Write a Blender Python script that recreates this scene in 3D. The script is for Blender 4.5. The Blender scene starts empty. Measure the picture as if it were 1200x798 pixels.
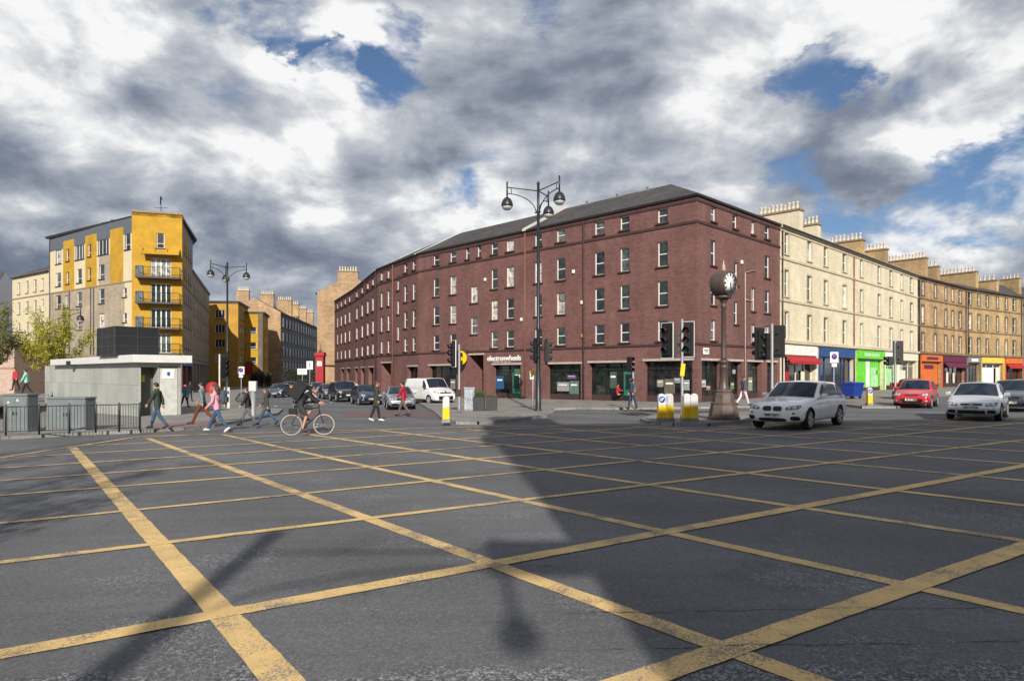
import bpy, bmesh, math, random
from mathutils import Vector, Matrix, noise
random.seed(7)
R = math.radians
FX, HZ, CAMH = 777.0, 438.0, 1.75
scene = bpy.context.scene
COL = scene.collection
# ------------------------------------------------------------------ camera
cam = bpy.data.cameras.new('camera'); camo = bpy.data.objects.new('camera', cam); COL.objects.link(camo)
camo.location = (0, 0, CAMH); camo.rotation_euler = (R(90), 0, 0)
cam.sensor_width = 36; cam.lens = 36 * FX / 1200; cam.shift_y = (HZ - 399) / 1200
cam.clip_start = .1; cam.clip_end = 6000
scene.camera = camo
scene.view_settings.view_transform = 'Standard'; scene.view_settings.look = 'None'
scene.view_settings.exposure = 0.30; scene.view_settings.gamma = 1
# ------------------------------------------------------------------ sun and sky
SUN_EL = R(28); SUN_AZ = R(180 - 4.5)        # azimuth from +Y clockwise: sun behind the camera
sun_dir = Vector((math.sin(SUN_AZ) * math.cos(SUN_EL), math.cos(SUN_AZ) * math.cos(SUN_EL), math.sin(SUN_EL)))
sl = bpy.data.lights.new('sun', 'SUN'); sl.energy = 4.7; sl.angle = R(.40); sl.color = (1, .93, .82)
so = bpy.data.objects.new('sun', sl); COL.objects.link(so); so.location = (0, -20, 60)
so.rotation_euler = sun_dir.to_track_quat('Z', 'Y').to_euler()
world = bpy.data.worlds.new('World'); scene.world = world; world.use_nodes = True
def build_sky():
    nt = world.node_tree; nt.nodes.clear(); N = nt.nodes.new; Lk = nt.links.new
    def val(s, i, v):
        if hasattr(v, 'is_output'): Lk(v, s.inputs[i])
        else: s.inputs[i].default_value = v
    def M(op, a, b=0, c=0, clamp=False):
        n = N('ShaderNodeMath'); n.operation = op; n.use_clamp = clamp
        val(n, 0, a); val(n, 1, b); val(n, 2, c); return n.outputs[0]
    def V(op, a, b=(0, 0, 0)):
        n = N('ShaderNodeVectorMath'); n.operation = op; val(n, 0, a); val(n, 1, b)
        return n.outputs['Value'] if op in ('DOT_PRODUCT', 'LENGTH') else n.outputs[0]
    def SM(v, a, b, lo=0., hi=1.):
        n = N('ShaderNodeMapRange'); n.interpolation_type = 'SMOOTHSTEP'
        val(n, 0, v); n.inputs[1].default_value = a; n.inputs[2].default_value = b; n.inputs[3].default_value = lo; n.inputs[4].default_value = hi
        return n.outputs[0]
    def NO(vec, scale, det=7, rough=.55, dist=0., off=(0, 0, 0)):
        n = N('ShaderNodeTexNoise'); v2 = V('ADD', vec, off); Lk(v2, n.inputs['Vector'])
        n.inputs['Scale'].default_value = scale; n.inputs['Detail'].default_value = det
        n.inputs['Roughness'].default_value = rough; n.inputs['Distortion'].default_value = dist
        return n
    tc = N('ShaderNodeTexCoord'); d = V('NORMALIZE', tc.outputs['Generated'])
    sx = N('ShaderNodeSeparateXYZ'); Lk(d, sx.inputs[0]); X, Y, Z = sx.outputs
    den = M('ADD', M('MAXIMUM', Z, 0.0), .50)
    cx = N('ShaderNodeCombineXYZ'); Lk(M('DIVIDE', X, den), cx.inputs[0]); Lk(M('DIVIDE', Y, den), cx.inputs[1])
    Lk(M('MULTIPLY', Z, 1.2), cx.inputs[2]); P = cx.outputs[0]
    # ragged direction, so the breaks in the cloud get torn edges
    wob = NO(P, 5.0, 7, .62, off=(3, 1, 0))
    wv = V('SCALE', V('SUBTRACT', wob.outputs['Color'], (.5, .5, .5))); wv.node.inputs['Scale'].default_value = .20
    dw = V('NORMALIZE', V('ADD', d, wv))
    def G(px, py, rad):                       # soft spot round a direction of the sky, rad in degrees
        v = Vector(((px - 600) / FX, 1, (HZ - py) / FX)).normalized()
        return SM(V('DOT_PRODUCT', dw, tuple(v)), math.cos(R(rad)), math.cos(R(rad * .12)))
    def SUM(spots):
        acc = None
        for px, py, rad, a in spots:
            g = M('MULTIPLY', G(px, py, rad), a); acc = g if acc is None else M('ADD', acc, g)
        return acc
    n1 = NO(P, 2.3, 8, .54, .25).outputs[0]
    n2 = NO(P, 6.2, 9, .55, .35, off=(5, 2, 1)).outputs[0]
    n3 = NO(P, 1.1, 3, .5, off=(9, 4, 0)).outputs[0]
    # cover: 1 = cloud
    gaps = SUM([(250, 4, 3.2, .9), (330, 14, 3.4, .9), (372, 40, 2.2, .7), (385, 72, 1.8, .7), (445, 92, 3.2, .9), (470, 22, 2.6, .7), (640, 4, 3.4, .9),
                (955, 92, 3.0, .9), (990, 76, 2.6, .8), (905, 118, 2.2, .7), (1120, 235, 5.0, .9), (1050, 258, 4.4, .9), (1190, 205, 4.8, .9), (915, 208, 3.6, .7), (985, 262, 4.0, .8),
                (548, 245, 3.0, .7), (1150, 262, 4.0, .7)])
    cover = M('SUBTRACT', M('ADD', M('MULTIPLY', n2, 1.1), M('MULTIPLY', n1, .35)), M('MULTIPLY', M('MINIMUM', gaps, .95), .34))
    cover = SM(cover, .31, .56)
    # light and dark masses: a relief of the cloud deck lit from above and behind
    nb = NO(P, 3.8, 9, .54, .3, off=(0, .08, 0)).outputs[0]
    na = NO(P, 3.8, 9, .54, .3, off=(0, -.02, 0)).outputs[0]
    relief = M('MULTIPLY', M('SUBTRACT', na, nb), 2.0)
    spots = SUM([(90, 120, 13, .22), (250, 150, 12, .13), (20, 20, 10, .14), (330, 195, 6, .28), (150, 60, 5, .12), (420, 130, 9, .14), (860, 70, 9, .22), (1150, 170, 8, .32), (1120, 60, 9, .25),
                 (1195, 240, 6, .35), (1090, 290, 5, .25), (555, 262, 6, .25), (640, 215, 8, .12), (440, 60, 5, .12), (560, 120, 5, .14), (700, 90, 5, .10), (980, 40, 5, .14), (330, 40, 9, .12), (560, 185, 8, .1), (780, 130, 8, .12),
                 (60, 215, 10, -.10), (250, 245, 11, -.08), (350, 310, 10, -.14), (480, 215, 12, -.06), (430, 250, 7, .10), (110, 190, 6, .12), (1000, 165, 9, -.16), (760, 175, 12, -.05), (650, 110, 10, -.04),
                 (20, 290, 10, -.12), (1160, 290, 5, -.25), (700, 40, 10, -.08)])
    br = M('ADD', M('ADD', M('MULTIPLY', M('SUBTRACT', n1, .5), 1.0), M('MULTIPLY', M('SUBTRACT', n2, .5), 1.15)), relief)
    br = M('ADD', M('ADD', br, spots), .53)
    cr = N('ShaderNodeValToRGB'); Lk(br, cr.inputs[0]); e = cr.color_ramp.elements
    e[0].position = 0.0; e[0].color = (.17, .20, .265, 1); e[1].position = 1.0; e[1].color = (1.0, 1.0, 1.0, 1)
    for p, c in ((.25, (.235, .27, .345, 1)), (.5, (.38, .42, .49, 1)), (.75, (.60, .63, .68, 1))):
        q = e.new(p); q.color = c
    sky = N('ShaderNodeTexSky'); sky.sky_type = 'NISHITA'; sky.sun_disc = False
    sky.sun_elevation = SUN_EL; sky.sun_rotation = SUN_AZ; sky.ozone_density = 4.0; sky.air_density = .85
    up = N('ShaderNodeVectorMath'); up.operation = 'SCALE'; Lk(cr.outputs[0], up.inputs[0]); up.inputs['Scale'].default_value = 6.8
    mx = N('ShaderNodeMix'); mx.data_type = 'RGBA'; Lk(cover, mx.inputs[0]); sk = N('ShaderNodeVectorMath'); sk.operation = 'SCALE'; Lk(sky.outputs[0], sk.inputs[0]); sk.inputs['Scale'].default_value = .72; Lk(sk.outputs[0], mx.inputs[6]); Lk(up.outputs[0], mx.inputs[7])
    bg = N('ShaderNodeBackground'); Lk(mx.outputs[2], bg.inputs[0]); bg.inputs[1].default_value = .112
    o = N('ShaderNodeOutputWorld'); Lk(bg.outputs[0], o.inputs[0])
build_sky()

# ------------------------------------------------------------------ materials
_mats = {}
def lin(c):
    return tuple(((v / 255) / 12.92 if v / 255 <= .04045 else ((v / 255 + .055) / 1.055) ** 2.4) for v in c)
def mat(name, col, rough=.7, metal=0., var=.18, scale=3., bump=0., coat=0., spec=.5, fine=40.):
    if name in _mats: return _mats[name]
    m = bpy.data.materials.new(name); m.use_nodes = True; nt = m.node_tree; b = nt.nodes['Principled BSDF']
    b.inputs['Roughness'].default_value = rough; b.inputs['Metallic'].default_value = metal
    b.inputs['Coat Weight'].default_value = coat; b.inputs['Coat Roughness'].default_value = .05
    b.inputs['Specular IOR Level'].default_value = spec
    tc = nt.nodes.new('ShaderNodeTexCoord')
    n = nt.nodes.new('ShaderNodeTexNoise'); n.inputs['Scale'].default_value = scale; n.inputs['Detail'].default_value = 6; n.inputs['Roughness'].default_value = .65
    nt.links.new(tc.outputs['Object'], n.inputs['Vector'])
    r = nt.nodes.new('ShaderNodeValToRGB'); e = r.color_ramp.elements
    e[0].position = .3; e[1].position = .7
    e[0].color = (*[c * (1 - var) for c in col], 1); e[1].color = (*[min(1, c * (1 + var)) for c in col], 1)
    nt.links.new(n.outputs[0], r.inputs[0]); nt.links.new(r.outputs[0], b.inputs['Base Color'])
    if bump:
        n2 = nt.nodes.new('ShaderNodeTexNoise'); n2.inputs['Scale'].default_value = fine; n2.inputs['Detail'].default_value = 4
        nt.links.new(tc.outputs['Object'], n2.inputs['Vector'])
        bp = nt.nodes.new('ShaderNodeBump'); bp.inputs['Strength'].default_value = bump; bp.inputs['Distance'].default_value = .02
        nt.links.new(n2.outputs[0], bp.inputs['Height']); nt.links.new(bp.outputs[0], b.inputs['Normal'])
    _mats[name] = m; return m
def masonry(name, c1, c2, mortar, bw, bh, ms=.012, rough=.85, stain=.3, bump=.25, big=.35):
    """coursed brick or stone on the wall's own UV (metres), with soot and weather stains"""
    if name in _mats: return _mats[name]
    m = bpy.data.materials.new(name); m.use_nodes = True; nt = m.node_tree; L = nt.links.new; b = nt.nodes['Principled BSDF']
    b.inputs['Roughness'].default_value = rough; b.inputs['Specular IOR Level'].default_value = .25
    uv = nt.nodes.new('ShaderNodeUVMap'); uv.uv_map = 'UVMap'
    br = nt.nodes.new('ShaderNodeTexBrick'); L(uv.outputs[0], br.inputs['Vector'])
    br.inputs['Scale'].default_value = 1; br.inputs['Brick Width'].default_value = bw; br.inputs['Row Height'].default_value = bh
    br.inputs['Mortar Size'].default_value = ms; br.inputs['Mortar Smooth'].default_value = .3; br.inputs['Bias'].default_value = 0
    br.inputs['Color1'].default_value = (*c1, 1); br.inputs['Color2'].default_value = (*c2, 1); br.inputs['Mortar'].default_value = (*mortar, 1)
    tc = nt.nodes.new('ShaderNodeTexCoord')
    def noise_(sc, det, lo, hi, stretch=(1, 1, 1)):
        mp = nt.nodes.new('ShaderNodeMapping'); mp.inputs['Scale'].default_value = stretch; L(tc.outputs['Object'], mp.inputs[0])
        n = nt.nodes.new('ShaderNodeTexNoise'); n.inputs['Scale'].default_value = sc; n.inputs['Detail'].default_value = det; n.inputs['Roughness'].default_value = .65
        L(mp.outputs[0], n.inputs['Vector'])
        r = nt.nodes.new('ShaderNodeMapRange'); r.inputs[1].default_value = .3; r.inputs[2].default_value = .72; r.inputs[3].default_value = lo; r.inputs[4].default_value = hi
        L(n.outputs[0], r.inputs[0]); return r.outputs[0]
    a = noise_(big, 7, 1 - stain, 1 + stain * .6); s = noise_(1.3, 6, 1 - stain * .7, 1.08, (1, 1, .18)); g = noise_(9, 3, .85, 1.12)
    mu = nt.nodes.new('ShaderNodeMath'); mu.operation = 'MULTIPLY'; L(a, mu.inputs[0]); L(s, mu.inputs[1])
    mu2 = nt.nodes.new('ShaderNodeMath'); mu2.operation = 'MULTIPLY'; L(mu.outputs[0], mu2.inputs[0]); L(g, mu2.inputs[1])
    vs = nt.nodes.new('ShaderNodeVectorMath'); vs.operation = 'SCALE'; L(br.outputs[0], vs.inputs[0]); L(mu2.outputs[0], vs.inputs['Scale'])
    L(vs.outputs[0], b.inputs['Base Color'])
    bp = nt.nodes.new('ShaderNodeBump'); bp.inputs['Strength'].default_value = bump; bp.inputs['Distance'].default_value = .01
    iv = nt.nodes.new('ShaderNodeMath'); iv.operation = 'SUBTRACT'; iv.inputs[0].default_value = 1; L(br.outputs['Fac'], iv.inputs[1])
    L(iv.outputs[0], bp.inputs['Height']); L(bp.outputs[0], b.inputs['Normal'])
    _mats[name] = m; return m
def pane_mat(name, cols, rough=.04, spec=.8):
    """window glass with whatever hangs behind it: each pane draws its own tone"""
    if name in _mats: return _mats[name]
    m = bpy.data.materials.new(name); m.use_nodes = True; nt = m.node_tree; L = nt.links.new; b = nt.nodes['Principled BSDF']
    b.inputs['Roughness'].default_value = rough; b.inputs['Specular IOR Level'].default_value = spec
    oi = nt.nodes.new('ShaderNodeObjectInfo'); r = nt.nodes.new('ShaderNodeValToRGB'); r.color_ramp.interpolation = 'CONSTANT'
    e = r.color_ramp.elements; e[0].position = 0; e[0].color = (*cols[0], 1); e[1].position = 1 / len(cols); e[1].color = (*cols[1], 1)
    for i in range(2, len(cols)):
        q = e.new(i / len(cols)); q.color = (*cols[i], 1)
    L(oi.outputs['Random'], r.inputs[0])
    tc = nt.nodes.new('ShaderNodeTexCoord'); ad = nt.nodes.new('ShaderNodeVectorMath'); ad.operation = 'ADD'
    L(tc.outputs['Object'], ad.inputs[0]); L(oi.outputs['Location'], ad.inputs[1])
    n = nt.nodes.new('ShaderNodeTexNoise'); n.inputs['Scale'].default_value = 2.2; n.inputs['Detail'].default_value = 3; L(ad.outputs[0], n.inputs['Vector'])
    mr = nt.nodes.new('ShaderNodeMapRange'); mr.inputs[1].default_value = .35; mr.inputs[2].default_value = .65; mr.inputs[3].default_value = .35; mr.inputs[4].default_value = 1.5
    L(n.outputs[0], mr.inputs[0])
    vs = nt.nodes.new('ShaderNodeVectorMath'); vs.operation = 'SCALE'; L(r.outputs[0], vs.inputs[0]); L(mr.outputs[0], vs.inputs['Scale'])
    L(vs.outputs[0], b.inputs['Base Color']); _mats[name] = m; return m

# asphalt and paint share one node recipe
def asphalt_nodes(nt):
    L = nt.links.new; N = nt.nodes.new
    geo = N('ShaderNodeNewGeometry'); P = geo.outputs['Position']
    def nz(sc, det=5, rough=.6, vec=P, dist=0):
        n = N('ShaderNodeTexNoise'); n.inputs['Scale'].default_value = sc; n.inputs['Detail'].default_value = det; n.inputs['Roughness'].default_value = rough; n.inputs['Distortion'].default_value = dist
        L(vec, n.inputs['Vector']); return n.outputs[0]
    def mr(v, a, b, lo, hi, smooth=False):
        n = N('ShaderNodeMapRange'); n.interpolation_type = 'SMOOTHSTEP' if smooth else 'LINEAR'
        for i, q in enumerate((a, b, lo, hi)): n.inputs[i + 1].default_value = q
        L(v, n.inputs[0]); return n.outputs[0]
    def ma(op, a, b):
        n = N('ShaderNodeMath'); n.operation = op
        for i, q in enumerate((a, b)):
            if hasattr(q, 'is_output'): L(q, n.inputs[i])
            else: n.inputs[i].default_value = q
        return n.outputs[0]
    sp = N('ShaderNodeSeparateXYZ'); L(P, sp.inputs[0]); X, Y, _ = sp.outputs
    vo = N('ShaderNodeTexVoronoi'); vo.inputs['Scale'].default_value = 75; L(P, vo.inputs['Vector'])
    spx = N('ShaderNodeSeparateXYZ'); L(vo.outputs['Color'], spx.inputs[0])
    vo2 = N('ShaderNodeTexVoronoi'); vo2.inputs['Scale'].default_value = 38; L(P, vo2.inputs['Vector'])
    sp2 = N('ShaderNodeSeparateXYZ'); L(vo2.outputs['Color'], sp2.inputs[0])
    # older, coarser surfacing close to the camera and in a band, each with a ragged edge
    edge = ma('ADD', Y, ma('MULTIPLY', nz(2.2, 6), 1.3)); old = mr(edge, 4.55, 4.75, 1, 0, True)
    patch = mr(nz(.55, 5, .6), .56, .60, 0, 1, True)
    coarse = ma('MAXIMUM', old, ma('MULTIPLY', patch, .55))
    chips = mr(spx.outputs[0], .55, 1.0, 0, 1); chips2 = mr(sp2.outputs[0], .6, 1.0, 0, 1)
    t = ma('MULTIPLY', nz(.18, 6), 1.0); large = mr(t, .3, .7, .84, 1.16)
    streak = N('ShaderNodeMapping'); streak.inputs['Scale'].default_value = (.25, 2.2, 1); streak.inputs['Rotation'].default_value = (0, 0, R(-8)); L(P, streak.inputs[0])
    tr = mr(nz(1.0, 5, .6, streak.outputs[0]), .3, .7, .88, 1.12)
    base = ma('MULTIPLY', ma('MULTIPLY', large, tr), mr(nz(28, 4), .3, .7, .86, 1.14))
    base = ma('ADD', ma('MULTIPLY', base, .101), ma('ADD', ma('MULTIPLY', chips, ma('ADD', .055, ma('MULTIPLY', coarse, .15))), ma('SUBTRACT', ma('MULTIPLY', ma('MULTIPLY', chips2, coarse), .10), ma('MULTIPLY', coarse, .030))))
    # joints and cracks wandering across the lanes
    def crack(y0, slope, wid, amp, sc):
        yy = ma('SUBTRACT', ma('SUBTRACT', Y, ma('MULTIPLY', X, slope)), ma('MULTIPLY', ma('SUBTRACT', nz(sc, 6, .7), .5), amp))
        return mr(ma('ABSOLUTE', ma('SUBTRACT', yy, y0), 0), wid * .4, wid, 0, 1)
    cr = ma('MULTIPLY', crack(4.98, 0, .016, .22, 1.3), crack(4.28, .02, .014, .2, 1.6))
    cr = ma('MULTIPLY', cr, crack(19.1, .03, .05, .5, .8)); cr = ma('MAXIMUM', cr, mr(ma('ADD', X, ma('MULTIPLY', nz(1.1, 2), .8)), .6, 1.3, 1, 0)); cr = ma('MAXIMUM', cr, mr(nz(2.6, 3), .50, .58, 0, .8))
    base = ma('MULTIPLY', base, ma('ADD', .35, ma('MULTIPLY', cr, .65)))
    st2 = N('ShaderNodeMapping'); st2.inputs['Rotation'].default_value = (0, 0, R(-42)); L(P, st2.inputs[0])
    trk = N('ShaderNodeTexWave'); trk.inputs['Scale'].default_value = .085; trk.inputs['Distortion'].default_value = 1.6; trk.inputs['Detail'].default_value = 2; L(st2.outputs[0], trk.inputs['Vector'])
    base = ma('MULTIPLY', base, mr(trk.outputs['Fac'], 0, 1, .90, 1.10))
    drip = mr(nz(4.5, 3, .5, dist=.4), .70, .76, 1, .62); base = ma('MULTIPLY', base, drip)
    stains = mr(nz(.55, 6, .72, dist=.9), .54, .72, 1, .70)
    base = ma('MULTIPLY', base, stains)
    h = ma('ADD', ma('MULTIPLY', spx.outputs[0], .5), ma('MULTIPLY', ma('MULTIPLY', sp2.outputs[0], coarse), 1.0))
    return dict(P=P, base=base, h=h, cr=cr, nz=nz, mr=mr, ma=ma, coarse=coarse, Y=Y, chip=spx.outputs[0])
def spx_(A): return A['chip']
def road_material(name, paint=None, thr=.40):
    if name in _mats: return _mats[name]
    m = bpy.data.materials.new(name); m.use_nodes = True; nt = m.node_tree; L = nt.links.new; b = nt.nodes['Principled BSDF']
    A = asphalt_nodes(nt); ma, mr, nz = A['ma'], A['mr'], A['nz']
    cb = nt.nodes.new('ShaderNodeCombineXYZ'); L(ma('MULTIPLY', A['base'], 1.0), cb.inputs[0]); L(ma('MULTIPLY', A['base'], 1.02), cb.inputs[1]); L(ma('MULTIPLY', A['base'], 1.09), cb.inputs[2])
    out = cb.outputs[0]; rough = .82
    if paint:
        fine = nz(55, 6, .75); mid = nz(3.2, 5, .6); worn = nz(.45, 4, .6)
        s = ma('ADD', ma('ADD', ma('MULTIPLY', fine, .85), ma('MULTIPLY', mid, .45)), ma('SUBTRACT', ma('MULTIPLY', worn, .55), ma('MULTIPLY', spx_(A), .10)))
        keep = mr(s, thr * 1.80, thr * 1.80 + .12, .12, 1)
        keep = ma('MULTIPLY', keep, ma('ADD', .25, ma('MULTIPLY', A['cr'], .75)))
        tone = mr(nz(1.7, 6, .65), .3, .7, .78, 1.15)
        pc = nt.nodes.new('ShaderNodeVectorMath'); pc.operation = 'SCALE'; pc.inputs[0].default_value = paint; L(tone, pc.inputs['Scale'])
        mx = nt.nodes.new('ShaderNodeMix'); mx.data_type = 'RGBA'; L(keep, mx.inputs[0]); L(out, mx.inputs[6]); L(pc.outputs[0], mx.inputs[7]); out = mx.outputs[2]
    L(out, b.inputs['Base Color']); b.inputs['Roughness'].default_value = rough; b.inputs['Specular IOR Level'].default_value = .35
    bp = nt.nodes.new('ShaderNodeBump'); bp.inputs['Strength'].default_value = .55; bp.inputs['Distance'].default_value = .004
    L(A['h'], bp.inputs['Height']); L(bp.outputs[0], b.inputs['Normal'])
    _mats[name] = m; return m

# ------------------------------------------------------------------ geometry helpers
def gz(x, y):
    return .0134 * max(-25, min(25, x)) - .00957 * min(42, y)
def G(px, py, lift=0.):
    """where the ray through a photo pixel meets the (gently tilted) ground"""
    a = (px - 600) / FX; c = (HZ - py) / FX; t = 30.
    for _ in range(60):
        z = gz(a * t, t) + lift; t = (CAMH - z) / max(1e-4, -c)
    return Vector((a * t, t, gz(a * t, t) + lift))
class MB:
    def __init__(s): s.v = []; s.f = []; s.m = []; s.uv = []; s.sm = []
    def face(s, pts, mi=0, uv=None, smooth=False):
        b = len(s.v); s.v += [tuple(p) for p in pts]; s.f.append(tuple(range(b, b + len(pts)))); s.m.append(mi)
        s.uv.append(uv or [(0, 0)] * len(pts)); s.sm.append(smooth); return s
    def grid(s, rows, mi=0, smooth=True, closed=False):
        b = len(s.v); n = len(rows[0])
        for r in rows: s.v += [tuple(p) for p in r]
        for i in range(len(rows) - 1):
            for j in range(n if closed else n - 1):
                k = (j + 1) % n
                s.f.append((b + i * n + j, b + i * n + k, b + (i + 1) * n + k, b + (i + 1) * n + j)); s.m.append(mi); s.uv.append([(0, 0)] * 4); s.sm.append(smooth)
        return s
    def box(s, c, d, rz=0, mi=0, rx=0, ry=0):
        M_ = Matrix.Translation(c) @ Matrix.Rotation(rz, 4, 'Z') @ Matrix.Rotation(ry, 4, 'Y') @ Matrix.Rotation(rx, 4, 'X')
        P = [M_ @ Vector((sx * d[0] / 2, sy * d[1] / 2, sz * d[2] / 2)) for sx in (-1, 1) for sy in (-1, 1) for sz in (-1, 1)]
        b = len(s.v); s.v += [tuple(p) for p in P]
        for q in ((0, 1, 3, 2), (4, 6, 7, 5), (0, 4, 5, 1), (2, 3, 7, 6), (0, 2, 6, 4), (1, 5, 7, 3)):
            s.f.append(tuple(b + i for i in q)); s.m.append(mi); s.uv.append([(0, 0)] * 4); s.sm.append(False)
        return s
    def tube(s, pts, r, seg=8, mi=0, cap=True):
        pts = [Vector(p) for p in pts]; rs = r if isinstance(r, (list, tuple)) else [r] * len(pts); rows = []; up = None
        for i, p in enumerate(pts):
            t = (pts[min(i + 1, len(pts) - 1)] - pts[max(i - 1, 0)]).normalized()
            if up is None: up = Vector((0, 0, 1)) if abs(t.z) < .9 else Vector((1, 0, 0))
            a = t.cross(up).normalized(); c = a.cross(t).normalized(); up = c
            rows.append([p + (a * math.cos(2 * math.pi * k / seg) + c * math.sin(2 * math.pi * k / seg)) * rs[i] for k in range(seg)])
        s.grid(rows, mi, True, True)
        if cap: s.face(rows[0][::-1], mi); s.face(rows[-1], mi)
        return s
    def lathe(s, prof, seg=20, mi=0, c=(0, 0, 0), axis='Z', smooth=True, rot=0):
        rows = []
        for r, z in prof:
            row = []
            for k in range(seg):
                a = 2 * math.pi * k / seg + rot; p = (r * math.cos(a), r * math.sin(a), z)
                if axis == 'Y': p = (p[0], p[2], p[1])
                if axis == 'X': p = (p[2], p[0], p[1])
                row.append((p[0] + c[0], p[1] + c[1], p[2] + c[2]))
            rows.append(row)
        s.grid(rows, mi, smooth, True); s.face(rows[0][::-1], mi); s.face(rows[-1], mi); return s
    def prism(s, poly, z0, z1, mi=0, zf=None):
        n = len(poly); lo = [(p[0], p[1], z0) for p in poly]; hi = [(p[0], p[1], z1) for p in poly]
        s.face(lo[::-1], mi); s.face(hi, mi)
        for i in range(n): s.face([lo[i], lo[(i + 1) % n], hi[(i + 1) % n], hi[i]], mi)
        return s
    def mesh(s, name, mats, off=(0, 0, 0)):
        me = bpy.data.meshes.new(name); o = Vector(off)
        me.from_pydata([tuple(Vector(v) - o) for v in s.v], [], s.f)
        ul = me.uv_layers.new(name='UVMap')
        for p in me.polygons:
            p.material_index = s.m[p.index]; p.use_smooth = s.sm[p.index]
            for k, li in enumerate(p.loop_indices): ul.data[li].uv = s.uv[p.index][k]
        for m in (mats if isinstance(mats, (list, tuple)) else [mats]): me.materials.append(m)
        bm = bmesh.new(); bm.from_mesh(me); bmesh.ops.remove_doubles(bm, verts=bm.verts, dist=1e-5)
        bmesh.ops.recalc_face_normals(bm, faces=bm.faces) if s.__dict__.get('closed', True) else None
        bm.to_mesh(me); bm.free(); return me
    def build(s, name, mats, parent=None, off=None):
        """world-space shapes; the part's origin is its parent's origin"""
        if off is None: off = parent.matrix_basis.translation if parent and parent.parent is None else ((parent.parent.matrix_basis.translation + parent.matrix_basis.translation) if parent else (0, 0, 0))
        return link(name, s.mesh(name, mats, off), parent)
    def local(s, name, mats, parent=None, loc=(0, 0, 0), rz=0):
        o = link(name, s.mesh(name, mats), parent); o.location = loc; o.rotation_euler = (0, 0, rz); return o
def link(name, me, parent=None):
    o = bpy.data.objects.new(name, me); COL.objects.link(o); o.parent = parent; return o
def tag(o, label=None, cat=None, group=None, kind=None):
    if label: o['label'] = label
    if cat: o['category'] = cat
    if group: o['group'] = group
    if kind: o['kind'] = kind
    return o
def thing(name, loc, label, cat, group=None, rz=0):
    o = bpy.data.objects.new(name, None); COL.objects.link(o); o.location = loc; o.rotation_euler = (0, 0, rz); o.empty_display_size = .3
    return tag(o, label, cat, group)
def kids(o): return [c for c in COL.objects if c.parent == o]
def copy_tree(o, parent=None):
    c = o.copy(); COL.objects.link(c)
    if parent: c.parent = parent
    for ch in o.children: copy_tree(ch, c)
    return c
def bevel(o, w=.01, seg=2):
    m = o.modifiers.new('bevel', 'BEVEL'); m.width = w; m.segments = seg; m.limit_method = 'ANGLE'; m.angle_limit = R(40); return o
def text(name, s, size, m, parent, loc, rot, ext=.01, align='CENTER', bold=0., width=None):
    c = bpy.data.curves.new(name, 'FONT'); c.body = s; c.size = size; c.extrude = ext; c.align_x = align; c.align_y = 'CENTER'; c.offset = bold
    t = bpy.data.objects.new('tmp', c); COL.objects.link(t); bpy.context.view_layer.update()
    me = bpy.data.meshes.new_from_object(t); bpy.data.objects.remove(t)
    if width:
        xs = [v.co.x for v in me.vertices]; k = width / (max(xs) - min(xs))
        for v in me.vertices: v.co.x *= k
    me.materials.clear(); me.materials.append(m)
    o = link(name, me, parent); o.location = loc; o.rotation_euler = rot; return o

# palette
M_asph = road_material('asphalt'); M_yel = road_material('yellow_road_paint', (.66, .455, .195), .42); M_wht = road_material('white_road_paint', (.55, .55, .52), .42)
M_pave = masonry('paving_flags', (.22, .212, .20), (.29, .275, .255), (.13, .125, .12), .9, .6, .012, .85, .22, .1, .8)
M_kerb = masonry('granite_kerb', (.24, .235, .23), (.30, .29, .28), (.10, .10, .10), .9, 5., .015, .8, .2, .1)
M_maroon = masonry('maroon_brick', (.158, .074, .068), (.212, .102, .092), (.178, .118, .108), .30, .10, .009, .85, .26, .3)
M_maroond = masonry('dark_maroon_brick', (.085, .036, .037), (.11, .046, .047), (.07, .04, .04), .225, .075, .009, .85, .2, .3)
M_cream = masonry('cream_sandstone', (.62, .55, .40), (.69, .61, .455), (.52, .46, .34), .75, .32, .007, .85, .16, .12)
M_buff = masonry('buff_sandstone', (.42, .27, .145), (.52, .36, .20), (.22, .16, .10), .7, .31, .012, .88, .35, .15)
M_brown = masonry('brown_sandstone', (.47, .32, .155), (.54, .39, .21), (.24, .18, .11), .7, .31, .012, .88, .38, .15)
M_orange_st = masonry('orange_sandstone', (.38, .25, .145), (.47, .33, .20), (.26, .18, .12), .8, .35, .018, .88, .3, .15)
M_darkst = masonry('dark_sandstone', (.15, .145, .145), (.20, .19, .18), (.09, .09, .09), .7, .31, .012, .88, .3, .15)  # dark tone carries the shade on the street side of the far row
M_rubble = masonry('tan_blockwork', (.36, .30, .225), (.44, .37, .285), (.24, .20, .16), .42, .20, .014, .9, .22, .25)
M_yrend = mat('yellow_render', (.43, .245, .018), .85, var=.2, scale=.9, bump=.15)
M_orend = mat('ochre_render', (.41, .23, .035), .85, var=.2, scale=.7, bump=.15)
M_crend = mat('cream_render', (.58, .50, .34), .85, var=.08, scale=.7, bump=.15)
M_clad = mat('blue_grey_cladding', (.10, .115, .135), .5, var=.1)
M_slate = masonry('roof_slate', (.065, .062, .062), (.10, .092, .09), (.03, .03, .03), .3, .22, .012, .75, .3, .35)
M_lead = mat('lead_flashing', (.20, .21, .22), .55, var=.2)
M_fwall = mat('pale_coping', (.50, .49, .46), .8, var=.15)
M_white = mat('white_paint', (.78, .78, .76), .45, var=.06); M_dark = mat('black_paint', (.014, .014, .016), .45, var=.3)
M_lintel = mat('pale_lintel_stone', (.42, .36, .31), .8, var=.2)
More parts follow.
